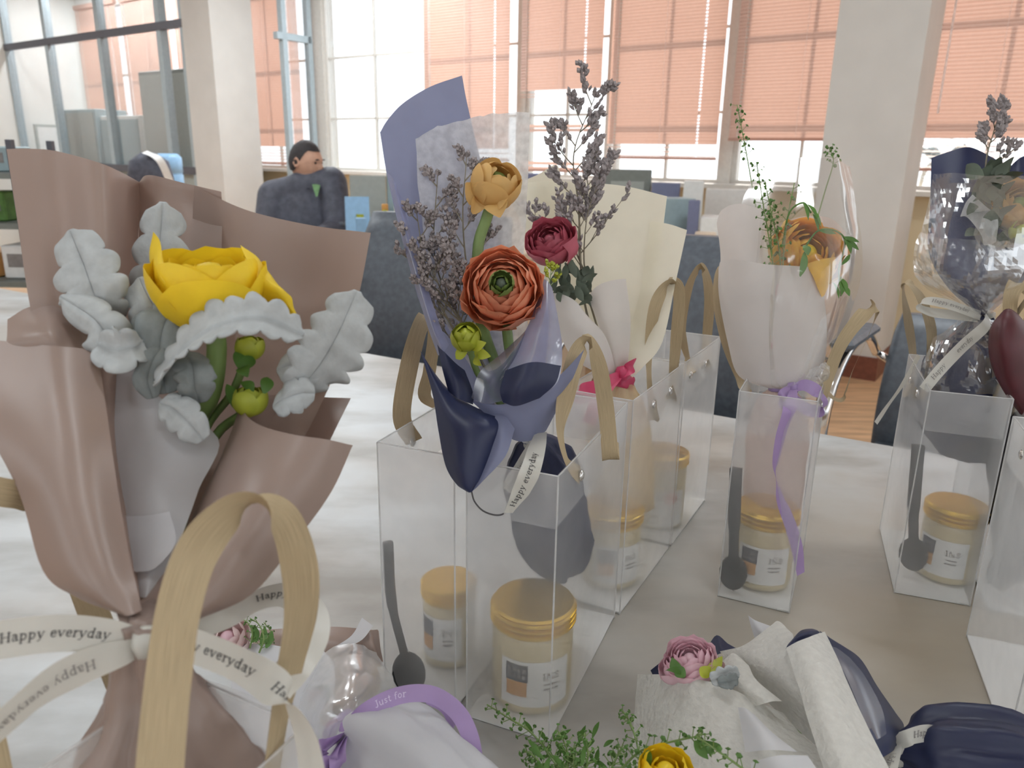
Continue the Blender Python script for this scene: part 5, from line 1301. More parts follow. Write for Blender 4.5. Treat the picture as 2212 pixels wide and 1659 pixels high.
# ------------------------------------------------------------------ bouquet C: cream paper, crimson ranunculus
tC = W(1338, 822, .755)
Cq = thing('bouquet', Vector((tC.x, tC.y, .83)), 'cream paper bouquet with a crimson flower and tall dried sprigs', 'bouquet', 'wrapped flower bouquets')
sheet('wrapping_paper', [[(1105, 400, .83), (1160, 378, .84), (1202, 356, .845), (1212, 392, .84)], [(1120, 470, .83), (1170, 470, .84), (1210, 470, .845), (1240, 480, .84)], [(1250, 700, .80), (1260, 700, .80), (1270, 700, .80), (1290, 700, .80)]], M['cream_wrap'], Cq, 5, 6)
sheet('wrapping_paper', [[(1110, 398, .80), (1180, 391, .82), (1260, 394, .828), (1350, 402, .825), (1441, 424, .80)], [(1140, 530, .79), (1200, 530, .81), (1270, 530, .815), (1350, 530, .812), (1428, 530, .79)], [(1195, 650, .78), (1240, 652, .795), (1290, 655, .80), (1350, 655, .795), (1415, 650, .775)], [(1262, 750, .765), (1285, 755, .77), (1310, 757, .773), (1345, 755, .77), (1388, 745, .763)], [(1318, 815, .752), (1326, 820, .755), (1336, 822, .757), (1346, 820, .757), (1356, 815, .755)]], M['cream_wrap'], Cq, 5, 6)
sheet('wrapping_paper', [[(1405, 478, .80), (1445, 484, .79), (1484, 497, .775)], [(1385, 620, .785), (1425, 620, .77), (1459, 612, .758)], [(1350, 745, .765), (1392, 745, .752), (1431, 738, .745)], [(1334, 800, .757), (1360, 805, .748), (1390, 792, .746)], [(1334, 824, .753), (1345, 826, .75), (1358, 822, .748)]], M['cream_wrap'], Cq, 5, 6)
sheet('wrapping_paper', [[(1180, 632, .745), (1215, 636, .732), (1245, 652, .73), (1264, 678, .737)], [(1205, 710, .74), (1245, 712, .725), (1280, 715, .725), (1305, 722, .735)], [(1240, 775, .742), (1275, 782, .732), (1305, 785, .732), (1328, 782, .74)], [(1318, 820, .747), (1326, 824, .744), (1334, 825, .744), (1342, 822, .747)]], M['pink_wrap'], Cq, 5, 6)
sheet('wrapping_paper', [[(1270, 640, .75), (1290, 618, .742), (1320, 606, .738), (1352, 602, .742)], [(1292, 700, .745), (1310, 695, .736), (1335, 690, .734), (1362, 690, .74)], [(1315, 770, .745), (1325, 770, .738), (1340, 770, .737), (1358, 768, .742)], [(1326, 820, .748), (1332, 824, .745), (1340, 824, .745), (1348, 820, .748)]], M['pink_wrap'], Cq, 5, 6)
wrapped_body(Cq, tC, W(1345, 1090, .80), [(0, .011), (.15, .022), (.4, .030), (.7, .031), (1, .029)], M['cream_body'], 6, 6, .14)
ranunculus(Cq, W(1188, 520, .742), cv(-.25, .5, -.85), .0245, M['red_petal'], M['red_petal'], M['red_petal'], 6, 11, ruf=.12)
sheet('drooping_petal', [[(1215, 530, .725), (1228, 548, .722), (1225, 572, .725)], [(1230, 520, .722), (1240, 545, .718), (1235, 560, .722)], [(1241, 510, .722), (1250, 530, .72), (1247, 548, .722)]], M['red_petal'], Cq, 5, 5)
stem(Cq, [(1192, 545, .75), (1230, 640, .755), (1330, 815, .755)], .003)
sprig(Cq, [(1310, 800, .765), (1262, 650, .77), (1250, 450, .775), (1240, 330, .78), (1284, 212, .785)], 41, .0014, 15, .045, .0075, .0022, 2, start=.34, flat=.3)
sprig(Cq, [(1320, 800, .765), (1265, 620, .76), (1250, 520, .76), (1262, 420, .765), (1305, 355, .77)], 44, .0012, 10, .034, .0075, .0022, 2, start=.5, flat=.3)
sprig(Cq, [(1280, 640, .76), (1262, 570, .757), (1268, 470, .757), (1290, 400, .76)], 45, .001, 6, .022, .0075, .0022, 1, start=.4, flat=.3)
sprig(Cq, [(1260, 580, .76), (1220, 500, .765), (1170, 480, .765), (1143, 452, .765)], 46, .0009, 5, .020, .0075, .0022, 1, start=.5, flat=.3)
rnd = random.Random(5)
for k in range(46):
    x, y = rnd.uniform(1195, 1275), rnd.uniform(590, 660); b0 = W(x, y, .745 + rnd.uniform(-.012, .012))
    leaf(Cq, b0, b0 + (CU * rnd.uniform(.2, 1) + CR * rnd.uniform(-.6, .7) - CF * rnd.uniform(0, .5)).normalized() * rnd.uniform(.010, .020), CR, rnd.uniform(.002, .0042), M['dark_leaf'], .001)
ring_band(Cq, tC, cv(.25, 1, 0), .0135, .013, M['satin_rose'])
knot(Cq, W(1347, 806, .735), .0075, M['satin_rose'])
ribbon('ribbon_loop', [(1345, 806, .733), (1320, 822, .727), (1285, 836, .725), (1252, 842, .728), (1240, 858, .732), (1262, 858, .732), (1300, 848, .735)], [(.3, 1, .1), (.3, 1, .1), (.3, 1, .2), (.7, .7, .3), (.9, .3, .5), (.4, 1, .2), (.3, 1, .2)], [.008, .012, .013, .013, .012, .012, .010], M['satin_rose'], Cq, 8)
ribbon('ribbon_loop', [(1345, 806, .733), (1356, 800, .728), (1369, 786, .73), (1362, 800, .738), (1350, 810, .742)], [(.5, 1, .1)] * 5, .012, M['satin_rose'], Cq, 8)
ribbon('ribbon', [(1340, 812, .733), (1305, 848, .725), (1288, 872, .723), (1272, 915, .722)], [(1, .6, .1), (1, .4, .1), (1, .25, .1), (1, .1, .1)], [.007, .011, .0125, .0135], M['satin_rose'], Cq, 8)

# ------------------------------------------------------------------ bouquet D: pale pink paper, amber ranunculus, clear film
tD = W(1690, 838, .755)
Dq = thing('bouquet', Vector((tD.x, tD.y, .83)), 'pale pink paper bouquet with an amber ranunculus, drooping green leaves and lilac ribbon', 'bouquet', 'wrapped flower bouquets')
sheet('wrapping_paper', [[(1548, 482, .80), (1556, 458, .79), (1578, 443, .775), (1612, 442, .765), (1650, 455, .76)], [(1556, 545, .79), (1568, 540, .775), (1592, 535, .76), (1625, 530, .752), (1657, 535, .75)], [(1560, 640, .78), (1580, 640, .765), (1610, 640, .75), (1645, 640, .745), (1680, 640, .745)], [(1600, 800, .765), (1620, 805, .755), (1645, 808, .748), (1670, 808, .745), (1700, 805, .745)]], M['pink_wrap'], Dq, 5, 6, jag=.001)
sheet('wrapping_paper', [[(1552, 580, .785), (1560, 562, .77), (1600, 562, .74), (1657, 571, .725), (1710, 574, .722), (1763, 577, .73)], [(1553, 640, .775), (1566, 640, .758), (1610, 642, .735), (1665, 645, .722), (1720, 645, .72), (1780, 640, .735)], [(1572, 740, .765), (1590, 742, .75), (1625, 745, .735), (1675, 748, .726), (1730, 745, .727), (1786, 735, .74)], [(1596, 812, .76), (1615, 818, .752), (1645, 822, .742), (1685, 825, .737), (1725, 822, .738), (1770, 812, .745)], [(1660, 838, .755), (1668, 840, .75), (1680, 842, .747), (1695, 842, .746), (1708, 840, .747), (1720, 836, .75)]], M['pink_wrap'], Dq, 5, 6)
sheet('wrapping_paper', [[(1640, 500, .80), (1720, 470, .815), (1790, 470, .81), (1826, 500, .79)], [(1650, 600, .795), (1720, 600, .805), (1795, 600, .80), (1834, 610, .775)], [(1670, 720, .78), (1725, 720, .785), (1780, 720, .78), (1806, 720, .762)], [(1685, 835, .757), (1695, 838, .758), (1706, 838, .757), (1716, 834, .755)]], M['pink_body'], Dq, 5, 6)
sheet('cellophane', [[(1640, 352, .80), (1700, 344, .765), (1760, 341, .745), (1806, 342, .75), (1836, 362, .79)], [(1600, 450, .79), (1690, 455, .735), (1770, 455, .715), (1830, 452, .73), (1852, 455, .79)], [(1590, 560, .78), (1690, 565, .715), (1775, 565, .70), (1845, 565, .722), (1863, 575, .785)], [(1595, 700, .765), (1680, 705, .715), (1750, 705, .705), (1810, 700, .722), (1832, 690, .77)], [(1640, 815, .755), (1680, 828, .732), (1720, 830, .728), (1760, 822, .737), (1785, 805, .755)], [(1676, 840, .75), (1685, 842, .745), (1698, 843, .744), (1710, 842, .745), (1722, 838, .75)]], M['cello'], Dq, 6, 6, crumple=.0014, cs=22, seed=2)
rf = sheet('cellophane_frill', [[(1745, 800, .735), (1765, 790, .73), (1785, 780, .735)], [(1742, 815, .733), (1768, 812, .728), (1792, 808, .733)], [(1735, 832, .737), (1755, 835, .733), (1776, 835, .737)]], M['cello_soft'], Dq, 8, 8, crumple=.004, cs=90, seed=4, smooth=False)
wrapped_body(Dq, tD, W(1672, 1090, .795), [(0, .010), (.1, .020), (.3, .028), (.6, .029), (1, .028)], M['pink_body'], 8, 5, .10)
ranunculus(Dq, W(1742, 548, .752), cv(.1, .3, -.95), .0365, M['amber_petal'], M['amber_petal'], M['yellow_petal'], 6, 15, ruf=.12)
sheet('drooping_petal', [[(1740, 570, .728), (1775, 560, .725), (1805, 555, .735)], [(1755, 595, .726), (1780, 590, .722), (1803, 585, .732)], [(1765, 620, .728), (1778, 618, .726), (1792, 612, .73)], [(1774, 641, .73), (1777, 641, .729), (1781, 638, .73)]], M['amber_petal'], Dq, 5, 5)
stem(Dq, [(1742, 570, .765), (1730, 680, .765), (1695, 830, .757)], .0035)
for k, pts in enumerate(([(1690, 780, .755), (1672, 590, .73), (1650, 450, .73), (1634, 350, .73)], [(1690, 780, .755), (1685, 560, .728), (1668, 470, .728), (1652, 390, .73)], [(1685, 780, .76), (1668, 560, .735), (1665, 480, .735), (1672, 440, .735)], [(1690, 780, .755), (1690, 600, .73), (1700, 480, .73), (1716, 395, .735)], [(1670, 560, .78), (1640, 480, .79), (1612, 330, .80), (1592, 226, .81)], [(1740, 560, .79), (1780, 420, .80), (1800, 350, .80), (1790, 318, .80)])):
    bells(Dq, pts, 60 + k, (34, 30, 26, 16, 30, 18)[k], .012, .0019, start=.3 if k < 4 else .62)
def droop(parent, pts, leaves, r_=.0008):
    stem(parent, pts, r_, M['leaf'], 'leaf_stalk')
    for (x0, y0, x1, y1, d, w_) in leaves: leaf(parent, W(x0, y0, d), W(x1, y1, d - .003), cv(1, .25, .2) if abs(y1 - y0) > abs(x1 - x0) else CU, w_, M['leaf'], .002)
droop(Dq, [(1690, 530, .73), (1705, 460, .722), (1735, 438, .72), (1752, 460, .718)], ((1735, 438, 1746, 476, .718, .0018), (1745, 442, 1765, 470, .717, .002), (1752, 450, 1774, 490, .716, .0018), (1756, 462, 1768, 500, .717, .002)))
droop(Dq, [(1735, 540, .722), (1765, 500, .715), (1800, 497, .712), (1824, 515, .712), (1822, 545, .712), (1812, 580, .712), (1816, 640, .713)], ((1770, 498, 1806, 505, .714, .0022), (1822, 512, 1856, 523, .711, .002), (1824, 516, 1838, 548, .711, .0028), (1828, 518, 1855, 540, .711, .0022), (1836, 550, 1815, 574, .711, .002), (1815, 598, 1818, 638, .711, .003), (1815, 600, 1830, 632, .711, .0025), (1818, 620, 1835, 640, .711, .003), (1800, 610, 1812, 645, .711, .0016)))
droop(Dq, [(1740, 540, .72), (1735, 560, .716), (1728, 595, .714)], ((1738, 545, 1728, 598, .714, .0038), (1736, 530, 1745, 552, .716, .004)))
ring_band(Dq, tD, cv(.12, 1, 0), .0125, .010, M['satin_lilac'])
knot(Dq, W(1714, 838, .735), .006, M['satin_lilac'])
ribbon('ribbon_loop', [(1712, 840, .733), (1740, 832, .725), (1770, 850, .72), (1783, 872, .722), (1770, 888, .725), (1740, 882, .728), (1714, 860, .731)], [(.2, 1, .3), (-.3, 1, .2), (-.4, .9, .3), (.8, .4, .6), (.2, 1, .2), (.1, 1, .2), (.1, 1, .2)], [.007, .011, .012, .010, .012, .012, .009], M['satin_lilac'], Dq, 8)
ribbon('ribbon_loop', [(1712, 840, .733), (1692, 850, .728), (1688, 870, .727), (1700, 876, .729), (1714, 860, .731)], [(.3, 1, .3)] * 5, .009, M['satin_lilac'], Dq, 8)
ribbon('ribbon', [(1714, 842, .728), (1706, 880, .694), (1688, 935, .700), (1676, 995, .708), (1676, 1030, .713), (1684, 1075, .719), (1706, 1130, .726), (1722, 1185, .732), (1730, 1240, .738)], [(1, .3, .1), (1, .3, .2), (1, .2, .3), (.8, .1, .6), (.35, .1, 1), (.75, .1, .6), (1, .2, .2), (1, .15, .2), (1, .1, .5)], [.007, .012, .0115, .0105, .0105, .0115, .012, .012, .010], M['satin_lilac'], Dq, 8)

# ------------------------------------------------------------------ bouquet E: navy paper in crackly cellophane
tE = W(2122, 682, .80)
Eq = thing('bouquet', Vector((tE.x, tE.y, .84)), 'navy bouquet in crinkled cellophane at the right with dark foliage', 'bouquet', 'wrapped flower bouquets')
sheet('wrapping_paper', [[(2012, 341, .835), (2055, 326, .825), (2095, 318, .82), (2140, 338, .825), (2182, 362, .835), (2240, 380, .845)], [(2009, 450, .82), (2050, 450, .80), (2095, 450, .795), (2145, 455, .80), (2195, 460, .81), (2250, 470, .82)], [(2006, 545, .81), (2045, 560, .79), (2095, 565, .782), (2145, 565, .785), (2195, 560, .795), (2240, 550, .81)], [(2048, 622, .80), (2075, 632, .788), (2105, 636, .783), (2140, 634, .785), (2175, 625, .79), (2205, 615, .80)], [(2108, 674, .795), (2114, 678, .79), (2120, 680, .788), (2128, 680, .789), (2135, 678, .792), (2142, 674, .796)]], M['navy_paper'], Eq, 5, 6)
sheet('lining_paper', [[(2074, 468, .775), (2086, 438, .772), (2101, 420, .771)], [(2090, 470, .77), (2112, 460, .766), (2125, 442, .766)], [(2118, 505, .768), (2138, 498, .764), (2155, 472, .765)], [(2125, 530, .77), (2142, 528, .767), (2152, 522, .768)]], M['tissue'], Eq, 5, 5)
sheet('navy_petal_fold', [[(2180, 362, .80), (2205, 340, .795), (2240, 330, .80)], [(2175, 420, .79), (2205, 420, .78), (2245, 420, .79)], [(2160, 520, .785), (2200, 520, .775), (2240, 520, .785)]], M['navy_paper'], Eq, 5, 5)
rnd = random.Random(9)
for k in range(60):
    x, y = rnd.uniform(2112, 2172), rnd.uniform(380, 540); b0 = W(x, y, .778 + rnd.uniform(-.01, .012))
    leaf(Eq, b0, b0 + (CU * rnd.uniform(-.2, 1) + CR * rnd.uniform(-.7, .7) - CF * rnd.uniform(0, .5)).normalized() * rnd.uniform(.014, .028), CR, rnd.uniform(.004, .009), M['dark_leaf'], .002)
ranunculus(Eq, W(2202, 440, .775), cv(-.3, .3, -.9), .026, M['peach_petal'], M['peach_petal'], M['green_petal'], 5, 19)
flower(Eq, W(2210, 500, .765), cv(-.2, .5, -.9), [(5, .012, rad(55), rad(130), .05, .1, M['lime_bud'])], M['lime_bud'], .008, 'flower_bud', 4)
sprig(Eq, [(2125, 480, .79), (2130, 350, .795), (2145, 290, .80), (2160, 240, .805)], 71, .0011, 8, .020, .0075, .0022, 2, start=.45, flat=.3)
sprig(Eq, [(2130, 420, .79), (2150, 360, .795), (2175, 335, .795), (2197, 316, .80)], 72, .0009, 5, .013, .0075, .0022, 1, start=.4, flat=.3)
sheet('cellophane', [[(2014, 375, .79), (2080, 375, .765), (2150, 378, .76), (2240, 385, .77)], [(2000, 470, .80), (2060, 470, .752), (2140, 470, .745), (2240, 470, .755)], [(1984, 560, .805), (2040, 570, .75), (2120, 575, .74), (2230, 570, .752)], [(1990, 610, .80), (2050, 625, .765), (2120, 632, .755), (2200, 620, .765)], [(2095, 672, .79), (2110, 680, .783), (2125, 682, .782), (2150, 675, .787)]], M['cello'], Eq, 9, 9, crumple=.0035, cs=22, seed=7, smooth=False)
sheet('cellophane', [[(1990, 500, .815), (2060, 520, .765), (2150, 520, .758), (2230, 510, .775)], [(1978, 600, .815), (2040, 600, .77), (2110, 600, .765), (2200, 600, .775)], [(2080, 668, .797), (2105, 676, .786), (2125, 678, .786), (2155, 670, .792)]], M['cello'], Eq, 9, 9, crumple=.004, cs=30, seed=9, smooth=False)
wrapped_body(Eq, tE, W(2082, 990, .815), [(0, .009), (.12, .022), (.3, .040), (.55, .046), (.8, .040), (1, .020)], M['navy_paper'], 12, 6, .15)
sheet('cellophane_skirt', [[(2085, 690, .79), (2105, 688, .778), (2130, 688, .778), (2160, 692, .79)], [(2010, 740, .79), (2070, 745, .757), (2140, 745, .757), (2190, 745, .785)], [(1988, 800, .80), (2050, 808, .752), (2130, 812, .752), (2200, 810, .79)], [(1992, 845, .80), (2055, 850, .757), (2130, 858, .757), (2190, 860, .79)]], M['cello'], Eq, 10, 9, crumple=.005, cs=36, seed=12, smooth=False)
ring_band(Eq, tE, cv(.1, 1, 0), .0115, .009, M['satin_white'])
ribbon('ribbon_loop', [(2118, 682, .785), (2080, 668, .78), (2040, 655, .782), (2000, 650, .79), (1985, 662, .795), (2010, 674, .795), (2060, 680, .79), (2112, 686, .786)], [(.3, 1, .2), (.3, 1, .3), (.2, 1, .3), (.5, .8, .5), (.9, .3, .5), (-.1, 1, .4), (0, 1, .3), (.2, 1, .3)], .0105, M['satin_white'], Eq, 8, texts=((T, .42, .0052, True, -1),), tmat=M['label_grey'])
ribbon('ribbon', [(2135, 684, .782), (2128, 705, .762), (2080, 748, .745), (2030, 800, .742), (1996, 842, .745)], [(.7, -.75, .1)] * 5, [.008, .011, .0118, .0118, .011], M['satin_white'], Eq, 8, texts=(('everyday', .62, .0062, True, 1), ('Happy', .9, .0062, True, 1)), tmat=M['label_grey'])
ribbon('ribbon', [(1985, 768, .82), (1950, 830, .81), (1915, 880, .805), (1892, 914, .80)], [(.8, .6, .3)] * 4, .005, M['satin_white'], Eq, 8)
# dark tulip-like leaf and wrap in the rightmost bag
Fq = thing('bouquet', Vector((.52, .70, .752)), 'dark bouquet cut by the right edge with a large maroon leaf', 'bouquet', 'wrapped flower bouquets')
vs_ = []
sheet('maroon_leaf', [[(2164, 676, .715), (2172, 669, .712), (2182, 668, .712), (2195, 676, .716)], [(2142, 705, .718), (2165, 700, .70), (2195, 700, .70), (2225, 712, .715)], [(2136, 750, .72), (2165, 750, .695), (2200, 750, .695), (2245, 760, .71)], [(2146, 800, .72), (2172, 805, .70), (2205, 810, .70), (2250, 815, .71)], [(2172, 850, .72), (2190, 856, .708), (2215, 862, .708), (2248, 868, .714)], [(2205, 895, .725), (2212, 900, .72), (2225, 905, .72), (2240, 905, .722)]], M['maroon'], Fq, 5, 5, thick=.001)
wrapped_body(Fq, W(2225, 890, .735), Vector((.52, .70, .77)), [(0, .008), (.15, .022), (.4, .028), (1, .020)], M['black_film'], 13, 5, .15)
stem(Fq, [(2225, 890, .73), (2215, 1000, .735), (2205, 1100, .74)], .003)
# ------------------------------------------------------------------ lying bouquet: navy and textured white wrap, pink ranunculus
def TT(x, y, z): return TZ(x, y, z)
def tsheet(name, rows, mat, parent, **k): return sheet(name, [[TT(*q) for q in r] for r in rows], mat, parent, **k)
Gq = thing('bouquet', TZ(1650, 1560, .751), 'bouquet lying on the table in navy and rough white wrap with a pink ranunculus', 'bouquet', 'wrapped flower bouquets')
tsheet('white_wrap', [[(1377, 1457, .800), (1440, 1457, .822), (1500, 1466, .832), (1575, 1486, .832), (1690, 1540, .81)], [(1372, 1520, .785), (1440, 1525, .81), (1510, 1535, .822), (1590, 1555, .825), (1730, 1585, .81)], [(1366, 1590, .77), (1440, 1600, .80), (1510, 1610, .812), (1600, 1620, .818), (1770, 1625, .81)], [(1358, 1690, .756), (1440, 1700, .79), (1520, 1710, .80), (1620, 1715, .81), (1800, 1690, .81)]], M['crepe'], Gq, n=6, m=6, crumple=.0005, cs=60)
tsheet('white_wrap', [[(1555, 1408, .82), (1610, 1392, .832), (1662, 1352, .84), (1683, 1342, .842), (1713, 1370, .845)], [(1580, 1440, .815), (1625, 1425, .832), (1665, 1410, .84), (1690, 1400, .845), (1720, 1410, .85)], [(1640, 1500, .80), (1670, 1490, .82), (1700, 1480, .835), (1720, 1475, .84), (1740, 1470, .845)], [(1760, 1610, .79), (1780, 1600, .80), (1800, 1600, .81), (1820, 1600, .82), (1840, 1600, .82)]], M['crepe'], Gq, n=5, m=6, crumple=.0004, cs=60)
tsheet('white_wrap', [[(1616, 1329, .835), (1632, 1340, .835), (1664, 1352, .835)], [(1622, 1352, .828), (1645, 1368, .832), (1680, 1372, .837)], [(1632, 1385, .818), (1660, 1392, .825), (1700, 1395, .835)]], M['white_wrap'], Gq, n=5, m=5)
tsheet('white_wrap', [[(1540, 1450, .822), (1572, 1418, .83), (1588, 1412, .832), (1618, 1438, .83)], [(1560, 1478, .822), (1590, 1470, .832), (1610, 1465, .834), (1635, 1470, .832)], [(1620, 1530, .82), (1650, 1520, .828), (1670, 1515, .83), (1690, 1515, .828)]], M['crepe'], Gq, n=5, m=5)
tsheet('white_wrap_strip', [[(1698, 1400, .856), (1725, 1385, .862), (1755, 1373, .862), (1782, 1364, .856)], [(1722, 1475, .852), (1755, 1462, .86), (1788, 1450, .86), (1817, 1440, .852)], [(1750, 1570, .845), (1785, 1560, .853), (1825, 1550, .853), (1860, 1540, .846)], [(1782, 1670, .835), (1825, 1668, .843), (1872, 1666, .843), (1922, 1664, .836)], [(1810, 1760, .825), (1855, 1760, .83), (1905, 1760, .83), (1960, 1750, .825)]], M['crepe'], Gq, n=6, m=7, crumple=.0004, cs=60)
tsheet('navy_wrap', [[(1697, 1402, .853), (1722, 1386, .858), (1756, 1374, .858), (1772, 1366, .852)], [(1702, 1392, .85), (1724, 1372, .86), (1748, 1362, .86), (1766, 1362, .852)], [(1712, 1380, .835), (1730, 1362, .84), (1752, 1358, .84), (1768, 1362, .838)]], M['navy_paper'], Gq, n=5, m=5)
tsheet('navy_wrap', [[(1770, 1362, .85), (1785, 1372, .845), (1800, 1384, .83)], [(1800, 1420, .85), (1830, 1408, .835), (1856, 1420, .81)], [(1830, 1490, .845), (1868, 1470, .825), (1895, 1482, .795)], [(1860, 1560, .84), (1905, 1535, .82), (1935, 1540, .785)], [(1885, 1610, .832), (1930, 1585, .815), (1953, 1570, .775)], [(1900, 1640, .825), (1925, 1625, .815), (1940, 1612, .79)]], M['navy_paper'], Gq, n=5, m=6)
tsheet('grey_film', [[(1790, 1395, .853), (1808, 1400, .85), (1835, 1420, .845)], [(1822, 1450, .85), (1845, 1450, .848), (1868, 1460, .84)], [(1855, 1525, .846), (1880, 1525, .843), (1905, 1530, .835)], [(1885, 1600, .836), (1900, 1595, .836), (1915, 1585, .83)]], M['slate_film'], Gq, n=5, m=6)
tsheet('white_wrap', [[(1594, 1528, .832), (1610, 1530, .836), (1632, 1546, .834)], [(1602, 1575, .832), (1640, 1570, .842), (1668, 1582, .836)], [(1610, 1625, .83), (1665, 1620, .842), (1722, 1624, .838)]], M['white_wrap'], Gq, n=5, m=5)
tsheet('white_wrap', [[(1622, 1648, .835), (1680, 1632, .845), (1745, 1632, .842)], [(1625, 1680, .83), (1690, 1675, .842), (1770, 1675, .84)], [(1640, 1760, .82), (1700, 1760, .83), (1790, 1760, .83)]], M['white_wrap'], Gq, n=5, m=5)
tsheet('navy_wrap', [[(1405, 1448, .79), (1425, 1432, .80), (1440, 1420, .80)], [(1412, 1462, .785), (1440, 1455, .80), (1460, 1450, .81)]], M['navy_paper'], Gq, n=4, m=4)
tsheet('navy_wrap', [[(1528, 1398, .80), (1548, 1372, .805), (1572, 1390, .81)], [(1535, 1420, .80), (1555, 1412, .815), (1590, 1400, .815)]], M['navy_paper'], Gq, n=4, m=4)
pg = TT(1490, 1425, .835)
ranunculus(Gq, pg, cv(-.25, .85, -.45), .0178, M['pink_petal'], M['pink_petal'], M['pink_petal'], 6, 23, ruf=.14)
flower(Gq, TT(1452, 1448, .828), cv(-.5, .7, -.5), [(5, .0095, rad(55), rad(130), 0, .08, M['pink_petal'])], M['pink_petal'], .006, 'flower_bud', 6)
flower(Gq, TT(1540, 1442, .83), cv(.5, .6, -.5), [(5, .0085, rad(58), rad(140), 0, .06, M['pink_petal']), (4, .0092, rad(50), rad(95), 0, .05, M['lime_bud'])], M['lime_bud'], .006, 'flower_bud', 7)
for (x0, y0, x1, y1, m_) in ((1470, 1455, 1452, 1420, 'leaf'), (1470, 1458, 1436, 1450, 'leaf'), (1530, 1455, 1560, 1418, 'lime_bud'), (1515, 1462, 1535, 1440, 'lime_bud'), (1480, 1462, 1460, 1440, 'leaf')):
    leaf(Gq, TT(x0, y0, .838), TT(x1, y1, .843), CR, .0042, M[m_], .002)
dg_ = lambda x, y, z: (x, y, (TT(x, y, z) - CAM).dot(CF))
dusty(Gq, [dg_(1535, 1470, .84), dg_(1555, 1462, .842), dg_(1575, 1456, .842), dg_(1596, 1456, .84)], (.1, 1, .3), .0052, lobes=4)
dusty(Gq, [dg_(1552, 1475, .84), dg_(1570, 1472, .842), dg_(1582, 1468, .842), dg_(1592, 1462, .842)], (.2, 1, .3), .0040, M['dusty_dark'], lobes=3)
tG = TT(1932, 1618, .79)
def lying_body(parent, p, q, prof, mat, seed, amp=.15): return wrapped_body(parent, p, q, prof, mat, seed, 6, amp)
lying_body(Gq, tG, TT(2260, 1680, .792), [(0, .008), (.1, .017), (.25, .029), (.6, .034), (1, .030)], M['navy_paper'], 21)
stem(Gq, [pg - Zv * .01, TT(1600, 1540, .79), tG], .003)
ring_band(Gq, tG, TT(2260, 1690, .79) - tG, .0105, .010, M['satin_white'])
ribbon('ribbon', [TT(1938, 1608, .805), TT(1965, 1592, .815), TT(2000, 1584, .815), TT(2038, 1588, .81)], [(-.2, 1, -.1)] * 4, [.007, .011, .0115, .010], M['satin_white'], Gq, 8, texts=(('Happy', .35, .006, False, 1),), tmat=M['label_grey'])
ribbon('ribbon', [TT(1935, 1612, .805), TT(1928, 1632, .812), TT(1915, 1660, .81), TT(1900, 1710, .80)], [(1, .5, 0)] * 4, [.008, .0115, .012, .012], M['satin_white'], Gq, 8, texts=(('Happy', .75, .006, True, 1),), tmat=M['label_grey'])

# ------------------------------------------------------------------ loose bunch at the bottom edge: green sprigs with a yellow flower
Hq = thing('flower_bunch', TZ(1420, 1700, .752), 'loose bunch of fine green sprigs with one yellow flower at the bottom edge', 'flowers')
fH = TT(1437, 1668, .845)
flower(Hq, fH, cv(0, .9, -.4), [(5, .008, rad(58), rad(140), 0, .1, M['yellow_petal']), (5, .0125, rad(56), rad(128), .02, .12, M['yellow_petal']), (6, .0155, rad(50), rad(112), .05, .14, M['yellow_petal'])], M['yellow_petal'], .006, seed=12)
stem(Hq, [fH, TT(1440, 1740, .80), TT(1430, 1850, .77)], .0025)
def gsprig(pts, seed, n, spread=.011, r=.0016): bells(Hq, [TT(*q) for q in pts], seed, n, spread, r, .0007, start=.05)
gsprig([(1250, 1760, .775), (1210, 1660, .79), (1150, 1585, .80), (1100, 1552, .80), (1052, 1522, .80)], 81, 40)
gsprig([(1260, 1760, .775), (1230, 1680, .80), (1225, 1620, .81), (1205, 1578, .815)], 82, 40)
gsprig([(1280, 1760, .775), (1265, 1690, .80), (1270, 1630, .81), (1262, 1585, .81)], 83, 44)
gsprig([(1240, 1760, .775), (1190, 1690, .79), (1160, 1640, .80), (1130, 1620, .80)], 84, 40)
gsprig([(1300, 1760, .775), (1310, 1690, .80), (1330, 1640, .81), (1345, 1610, .81)], 85, 40)
gsprig([(1250, 1760, .775), (1220, 1680, .795), (1185, 1630, .80), (1165, 1600, .80)], 89, 40)
gsprig([(1270, 1760, .775), (1245, 1690, .80), (1240, 1650, .81), (1240, 1610, .81)], 90, 44)
gsprig([(1290, 1760, .775), (1330, 1680, .81), (1380, 1625, .835), (1440, 1605, .845), (1500, 1592, .85), (1520, 1586, .85)], 86, 44, .010)
gsprig([(1700, 1760, .82), (1640, 1690, .84), (1590, 1650, .85), (1540, 1615, .855), (1505, 1592, .855)], 87, 30, .010)
gsprig([(1400, 1700, .80), (1385, 1640, .81), (1365, 1570, .81), (1345, 1535, .81)], 88, 40, .009)
for k in range(26):
    rr_ = random.Random(300 + k); x, y = rr_.uniform(1140, 1340), rr_.uniform(1590, 1680); b0 = TT(x, y, .80 + rr_.uniform(-.01, .02))
    leaf(Hq, b0, b0 + (CU * rr_.uniform(.2, 1) + CR * rr_.uniform(-.9, .9)).normalized() * rr_.uniform(.007, .014), CR, .0016, M['leaf'], .001)
for (x0, y0, x1, y1) in ((1500, 1600, 1530, 1640), (1510, 1600, 1556, 1610), (1400, 1620, 1405, 1655), (1505, 1598, 1545, 1628)): leaf(Hq, TT(x0, y0, .85), TT(x1, y1, .845), cv(.5, .5, 0), .0028, M['leaf'], .002)

